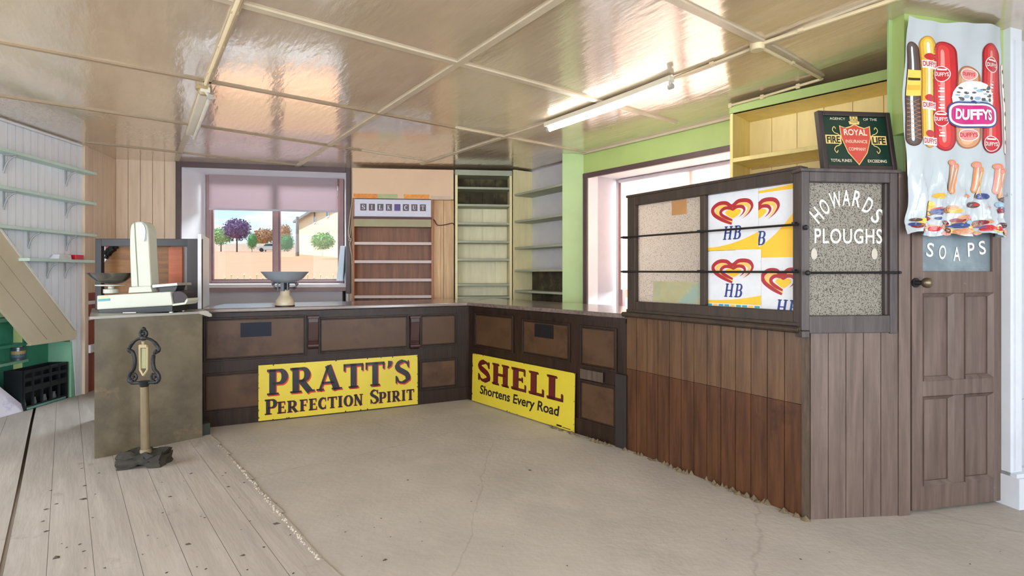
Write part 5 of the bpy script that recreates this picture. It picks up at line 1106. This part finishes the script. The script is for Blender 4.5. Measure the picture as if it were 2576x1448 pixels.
# printed food and drinks along the foot
for x, y, r, m in ((2392, 402, 9, 7), (2404, 410, 8, 13), (2452, 408, 10, 13), (2464, 420, 8, 4), (2504, 412, 9, 12), (2514, 424, 7, 7)):
    capsule(x - r, x + r, y, y + 78, m, E + .0002 * r, xs=.03, hi=8, lite=18); oval(x, y + 8, r * 1.1, r * .9, 13, E + .0030); oval(x, y + 9, r * .7, r * .6, 12, E + .0036)
for i in range(64):
    x = rg.uniform(2295, 2532); y = rg.uniform(548, 588) if i < 46 else rg.uniform(490, 548); r = rg.uniform(4, 13)
    if i >= 46: x = rg.uniform(2330, 2532)
    oval(x, y, r * 1.3, r * .7, rg.choice((5, 13, 7, 8, 12, 3, 10, 6, 14, 15, 4, 1)), E + .0012 + .0003 * (i % 9), 14)
band(2290, 2530, 566, 570, 10, E + .0024)
oval(2337, 522, 12, 20, 4, E + .001, 12); oval(2337, 512, 12, 7, 3, E + .0014, 12)
V = lambda n_, c_, r_=.22: M('print_' + n_, c_, r_, var=.08, scale=12, coat=.3)
tag(mb.build('banner', [M('crumpled_vinyl', (186, 196, 202), .16, var=.03, coat=.5), V('brown', (92, 66, 58)), V('dark_brown', (58, 38, 34)), V('lemon', (230, 206, 92)), V('gold', (222, 176, 62)), V('red', (196, 36, 46)), V('dark_red', (140, 20, 30)), V('ham', (204, 150, 110)), V('white', (238, 236, 234)),
    V('magenta', (206, 34, 126)), V('navy', (52, 72, 132)), V('grey', (84, 84, 86)), V('pink', (232, 150, 146)), V('orange', (214, 140, 92)), V('pale_blue', (150, 186, 206)), V('deep_ham', (160, 104, 72)), V('bright_red', (216, 62, 58)), V('old_gold', (176, 126, 42)), V('pale_ham', (222, 178, 140))], smooth=True), 'crumpled white vinyl banner printed with sausages and salami, hung over the door', 'banner')

# ---------------------------------------------------------------- rubble edge and litter on the floor
mb = MB(); rg = random.Random(11)
for i in range(230):
    t = rg.betavariate(1, 1); x = 545 + (800 - 545) * t + rg.gauss(0, 3); y = 1112 + (1410 - 1112) * t
    p = fl(x, y); r = rg.uniform(.003, .016) * (.5 + t * .7) * (1.6 if rg.random() < .12 else 1); h_ = rg.uniform(.0, .006)
    k = 6; an = rg.uniform(0, 6); vs = [(p[0] + r * (1 + .5 * rg.random()) * math.cos(an + j * 1.047), p[1] + r * (1 + .5 * rg.random()) * math.sin(an + j * 1.047), .0) for j in range(k)] + [(p[0], p[1], .010 + h_)]
    mb.add(vs, [(j, (j + 1) % k, k) for j in range(k)])
o = mb.build('rubble', M('broken_pale_mortar', (192, 184, 170), .85, var=.15, scale=20)); tag(o, 'broken pale mortar edge between the concrete and the floor boards', 'rubble', kind='stuff')
mb = MB()
for i in range(120):
    if i % 3 == 1 and i < 75: continue
    if i < 75: x, y = rg.uniform(90, 780), rg.uniform(1170, 1446)
    else: x, y = rg.uniform(820, 2540), rg.uniform(1180, 1440)
    p = fl(x, y); z = .009 + floor_z(*p) if i < 75 else .0; r = min(.016, .003 + rg.expovariate(1) * .003) * (1.2 if i < 75 else .8)
    on_wood = (Vector(p) - fp).dot(lf) > 0
    z = (.0085 + floor_z(*p)) if on_wood else 0.0005
    if p[0] > 1.2 and p[1] > 2.6: continue
    an = rg.uniform(0, 6); vs = [(p[0] + r * (1.6 if j % 3 == 0 else .8) * math.cos(an + j * 1.047), p[1] + r * (1.2 if j % 2 else .7) * math.sin(an + j * 1.047), z) for j in range(6)] + [(p[0], p[1], z + r * .4)]
    mb.add(vs, [(j, (j + 1) % 6, 6) for j in range(6)])
o = mb.build('debris', M('dark_grit', (82, 72, 64), .85, var=.3)); tag(o, 'scattered dark grit and chips on the floor', 'grit', kind='stuff')
mb = MB(); 
for i in range(90):
    t = rg.random(); s = PR2.L * t; r = rg.uniform(.008, .03); p = PR2.P2(s, .006 + rg.uniform(0, .03)); h_ = rg.uniform(.008, .03)
    if i % 3 == 0: p = PR1.P2(PR1.L * (.62 + .36 * rg.random()), .04 + rg.uniform(0, .02))
    vs = [(p[0] + r * rg.uniform(.7, 1.3) * math.cos(j * 1.047), p[1] + r * rg.uniform(.6, 1) * math.sin(j * 1.047), 0) for j in range(6)] + [(p[0], p[1], h_)]
    mb.add(vs, [(j, (j + 1) % 6, 6) for j in range(6)])
o = mb.build('dirt', M('swept_dirt', (112, 98, 76), .9, var=.3, scale=30)); tag(o, 'swept dirt along the foot of the boarded counter', 'dirt', kind='stuff')

# ---------------------------------------------------------------- outside the far window
def gz(y): return .95 + (y - 7.6) * .0505                                   # the forecourt rises away from the shop
mb = MB(); mb.face([(-70, 7.62, gz(7.62)), (40, 7.62, gz(7.62)), (40, 95, gz(95)), (-70, 95, gz(95))]); mb.face([(-70, 95, gz(95)), (40, 95, gz(95)), (40, 260, gz(95) + 2), (-70, 260, gz(95) + 2)])
struct(mb.build('ground', M('pale_pinkish_forecourt', (200, 148, 116), .9, var=.05, scale=.3)), 'pale pinkish forecourt outside the far window', 'ground')
MB().hprism([(4.6, 5.2), (40, -20), (60, 30), (8, 9)], .0, .4).build('ground', M('side_yard', (190, 186, 180), .9)); struct(bpy.data.objects['ground.001'])
def foliage(mb, c, R, n, leaf, seed, squash=.8):
    r_ = random.Random(seed)
    for i in range(n):
        v = Vector((r_.gauss(0, 1), r_.gauss(0, 1), r_.gauss(0, 1))).normalized() * R * r_.uniform(.55, 1.0) * (1 + .25 * mnoise.noise(Vector((i * .37, seed, 0))))
        p = Vector(c) + Vector((v.x, v.y, v.z * squash)); a = Vector((r_.gauss(0, 1), r_.gauss(0, 1), r_.gauss(0, 1))).normalized() * leaf; b = a.cross(Vector((r_.gauss(0, 1), r_.gauss(0, 1), r_.gauss(0, 1)))).normalized() * leaf * .7
        mb.face([p - a, p - b, p + a, p + b])
def tree(name, label, px, yt, yb, Z, wpx, mat_, seed, trunk=True, ytr=None):
    x, y, _ = at(px, 600, Z); g_ = gz(min(Z, 95)) + (0 if Z < 95 else .2); top = H + (HOR - yt) / F * Z; low = H + (HOR - yb) / F * Z; R = wpx / 2 / F * Z
    t = thing(name, label, 'tree' if trunk else 'shrub', (x, y, g_), 'trees beyond the forecourt')
    mb = MB(); cz = (top + low) / 2; foliage(mb, (x, y, cz), R, 1300, R * .085, seed, (top - low) / 2 / R)
    mb.ball((x, y, cz), (R * .72, R * .72, (top - low) / 2 * .72), 14, 8); mb.build('crown', mat_, t)
    if trunk: MB().tube([(x, y, g_ - .3), (x, y, cz - R * .2)], [R * .06, R * .045], 8).build('trunk', M('tree_bark', (98, 80, 78), .9), t)
lg, mg, pu, rd_ = M('outdoor_light_green', (150, 186, 120), .8, var=.25), M('outdoor_mid_green', (96, 152, 92), .8, var=.25), M('outdoor_purple_leaves', (126, 98, 140), .8, var=.25), M('outdoor_russet_leaves', (190, 154, 120), .8, var=.25)
tree('purple_leaved_tree', 'purple leaved round tree outside, seen in the left window pane', 596, 548, 606, 82, 66, pu, 1)
tree('green_tree', 'light green tree left of the purple one outside', 556, 572, 616, 90, 54, lg, 2)
tree('green_tree', 'dark green narrow tree just right of the purple one outside', 634, 584, 628, 80, 26, mg, 3)
tree('green_tree', 'green and russet tree left of the window mullion outside', 668, 574, 612, 92, 60, rd_, 4)
tree('russet_tree', 'russet tree just right of the window mullion outside', 716, 562, 606, 92, 36, rd_, 5)
tree('green_shrub', 'rounded green shrub below the russet tree outside', 721, 588, 632, 60, 38, mg, 6, trunk=False)
tree('green_tree', 'distant light green tree behind the mullion outside', 655, 590, 616, 120, 40, lg, 8)
# far boundary wall
mb = MB(); a, b = at(500, 0, 96), at(760, 0, 96); PWL = Pl(a[:2], b[:2]); mb.box(PWL, 0, PWL.L, gz(95) - .4, gz(95) + 1.5, -.3, 0); tag(mb.build('boundary_wall', M('pale_boundary_wall', (236, 226, 210), .9)), 'low pale wall across the far side of the forecourt', 'wall')
# house at the right of the view
HZ = 48.; hp0, hp1 = at(752, 600, 56.), at(900, 600, 34.); PHS = Pl(hp0[:2], hp1[:2]); LH = PHS.L
zg = gz(40) - .6
hs_ = thing('house', 'pale rendered house with slate eaves seen in the right window pane', 'house', PHS.W(LH / 2, zg, -3))
zev = H + (HOR - 553) / F * 56
MB().box(PHS, 0, LH, zg, zev, -7, 0).build('walls', M('pale_render', (228, 218, 186), .9, var=.06, scale=.6), hs_)
mb = MB()
for s0_, s1_ in ((-.5, LH + .5),): mb.hexa([PHS.W(s0_, zev - .1, .5), PHS.W(s1_, zev - .1, .5), PHS.W(s1_, zev + 3, -3.5), PHS.W(s0_, zev + 3, -3.5), PHS.W(s0_, zev - .1, -7.5), PHS.W(s1_, zev - .1, -7.5), PHS.W(s1_, zev + 3.1, -3.5), PHS.W(s0_, zev + 3.1, -3.5)])
mb.box(PHS, -.5, LH + .5, zev - .3, zev - .08, .3, .55); mb.build('roof', M('grey_slate', (120, 126, 132), .8), hs_)
for px in (790, 822):
    s_ = PHS.S(px)
    for z_ in (zg + 1.6, zg + 3.9): wv_ = MB().bars(PHS, s_, s_ + 1.1, z_, z_ + 1.2, 0.01, .06, .1).build('window_frame', whitepaint, hs_); MB().box(PHS, s_ + .1, s_ + 1.0, z_ + .1, z_ + 1.1, .012, .03).build('window_pane', M('house_pane', (90, 100, 104), .1), wv_)
tree('green_tree', 'pale green leafy tree in front of the house outside', 812, 585, 628, 33, 60, lg, 9, trunk=False)
x, y, _ = at(748, 0, 44); g_ = gz(44); mb = MB().tube([(x, y, g_ - .2), (x, y, H + (HOR - 545) / F * 44)], [.16, .12], 10); tag(mb.build('utility_pole', M('grey_pole', (140, 138, 140), .8), smooth=True), 'grey utility pole beside the house outside', 'pole')
# parked car
CZ = 88.; cx_, cy_, _ = at(676, 0, CZ); gg = gz(CZ); 
car = thing('car', 'small pale car parked across the forecourt, just left of the mullion', 'car', (cx_, cy_, gg)); PCar = Pl((cx_ - 2, cy_), (cx_ + 2, cy_)); sx_ = 2.0
prof = bez([(-2.0, .35), (-2.0, .75), (-1.75, .88), (-1.0, .95), (-.55, 1.38), (.6, 1.42), (1.25, .98), (1.9, .86), (2.02, .6), (2.0, .35)], 3)
MB().prism(PCar, [(sx_ + a, gg + b) for a, b in prof], -1.6, 0).build('body', M('pale_car_paint', (196, 206, 206), .3), car)
MB().prism(PCar, [(sx_ + a, gg + b) for a, b in ((-.9, .97), (-.5, 1.32), (.55, 1.34), (1.05, .98))], -1.55, .01).build('windows', M('car_glass', (70, 82, 90), .1), car)
for a in (-1.25, 1.2): MB().tube([PCar.W(sx_ + a, gg + .33, -.2), PCar.W(sx_ + a, gg + .33, .03)], .33, 16).build('wheel', M('car_tyre', (40, 40, 42), .8), car)
# spear railing close outside
rl = thing('railing', 'low spear-topped railing just outside the far window', 'railing', at(690, 700, 8.6)); rm = M('railing_green_grey', (150, 160, 120), .5)
pr = Pl(at(520, 0, 8.5)[:2], at(880, 0, 8.8)[:2]); zr1 = H + (HOR - 702) / F * 8.6
MB().box(pr, 0, pr.L, zr1 - .05, zr1 - .01, -.02, .02).build('top_rail', rm, rl)
for i, px in enumerate(range(566, 850, 16)):
    s_ = pr.S(px); top = zr1 + (.10 if i % 2 else .05); mb = MB().tube([pr.W(s_, gz(8.6) - .1, 0), pr.W(s_, top - .05, 0), pr.W(s_, top - .03, 0), pr.W(s_, top, 0)], [.008, .008, .016, .001], 6); mb.build('spike', rm, rl)
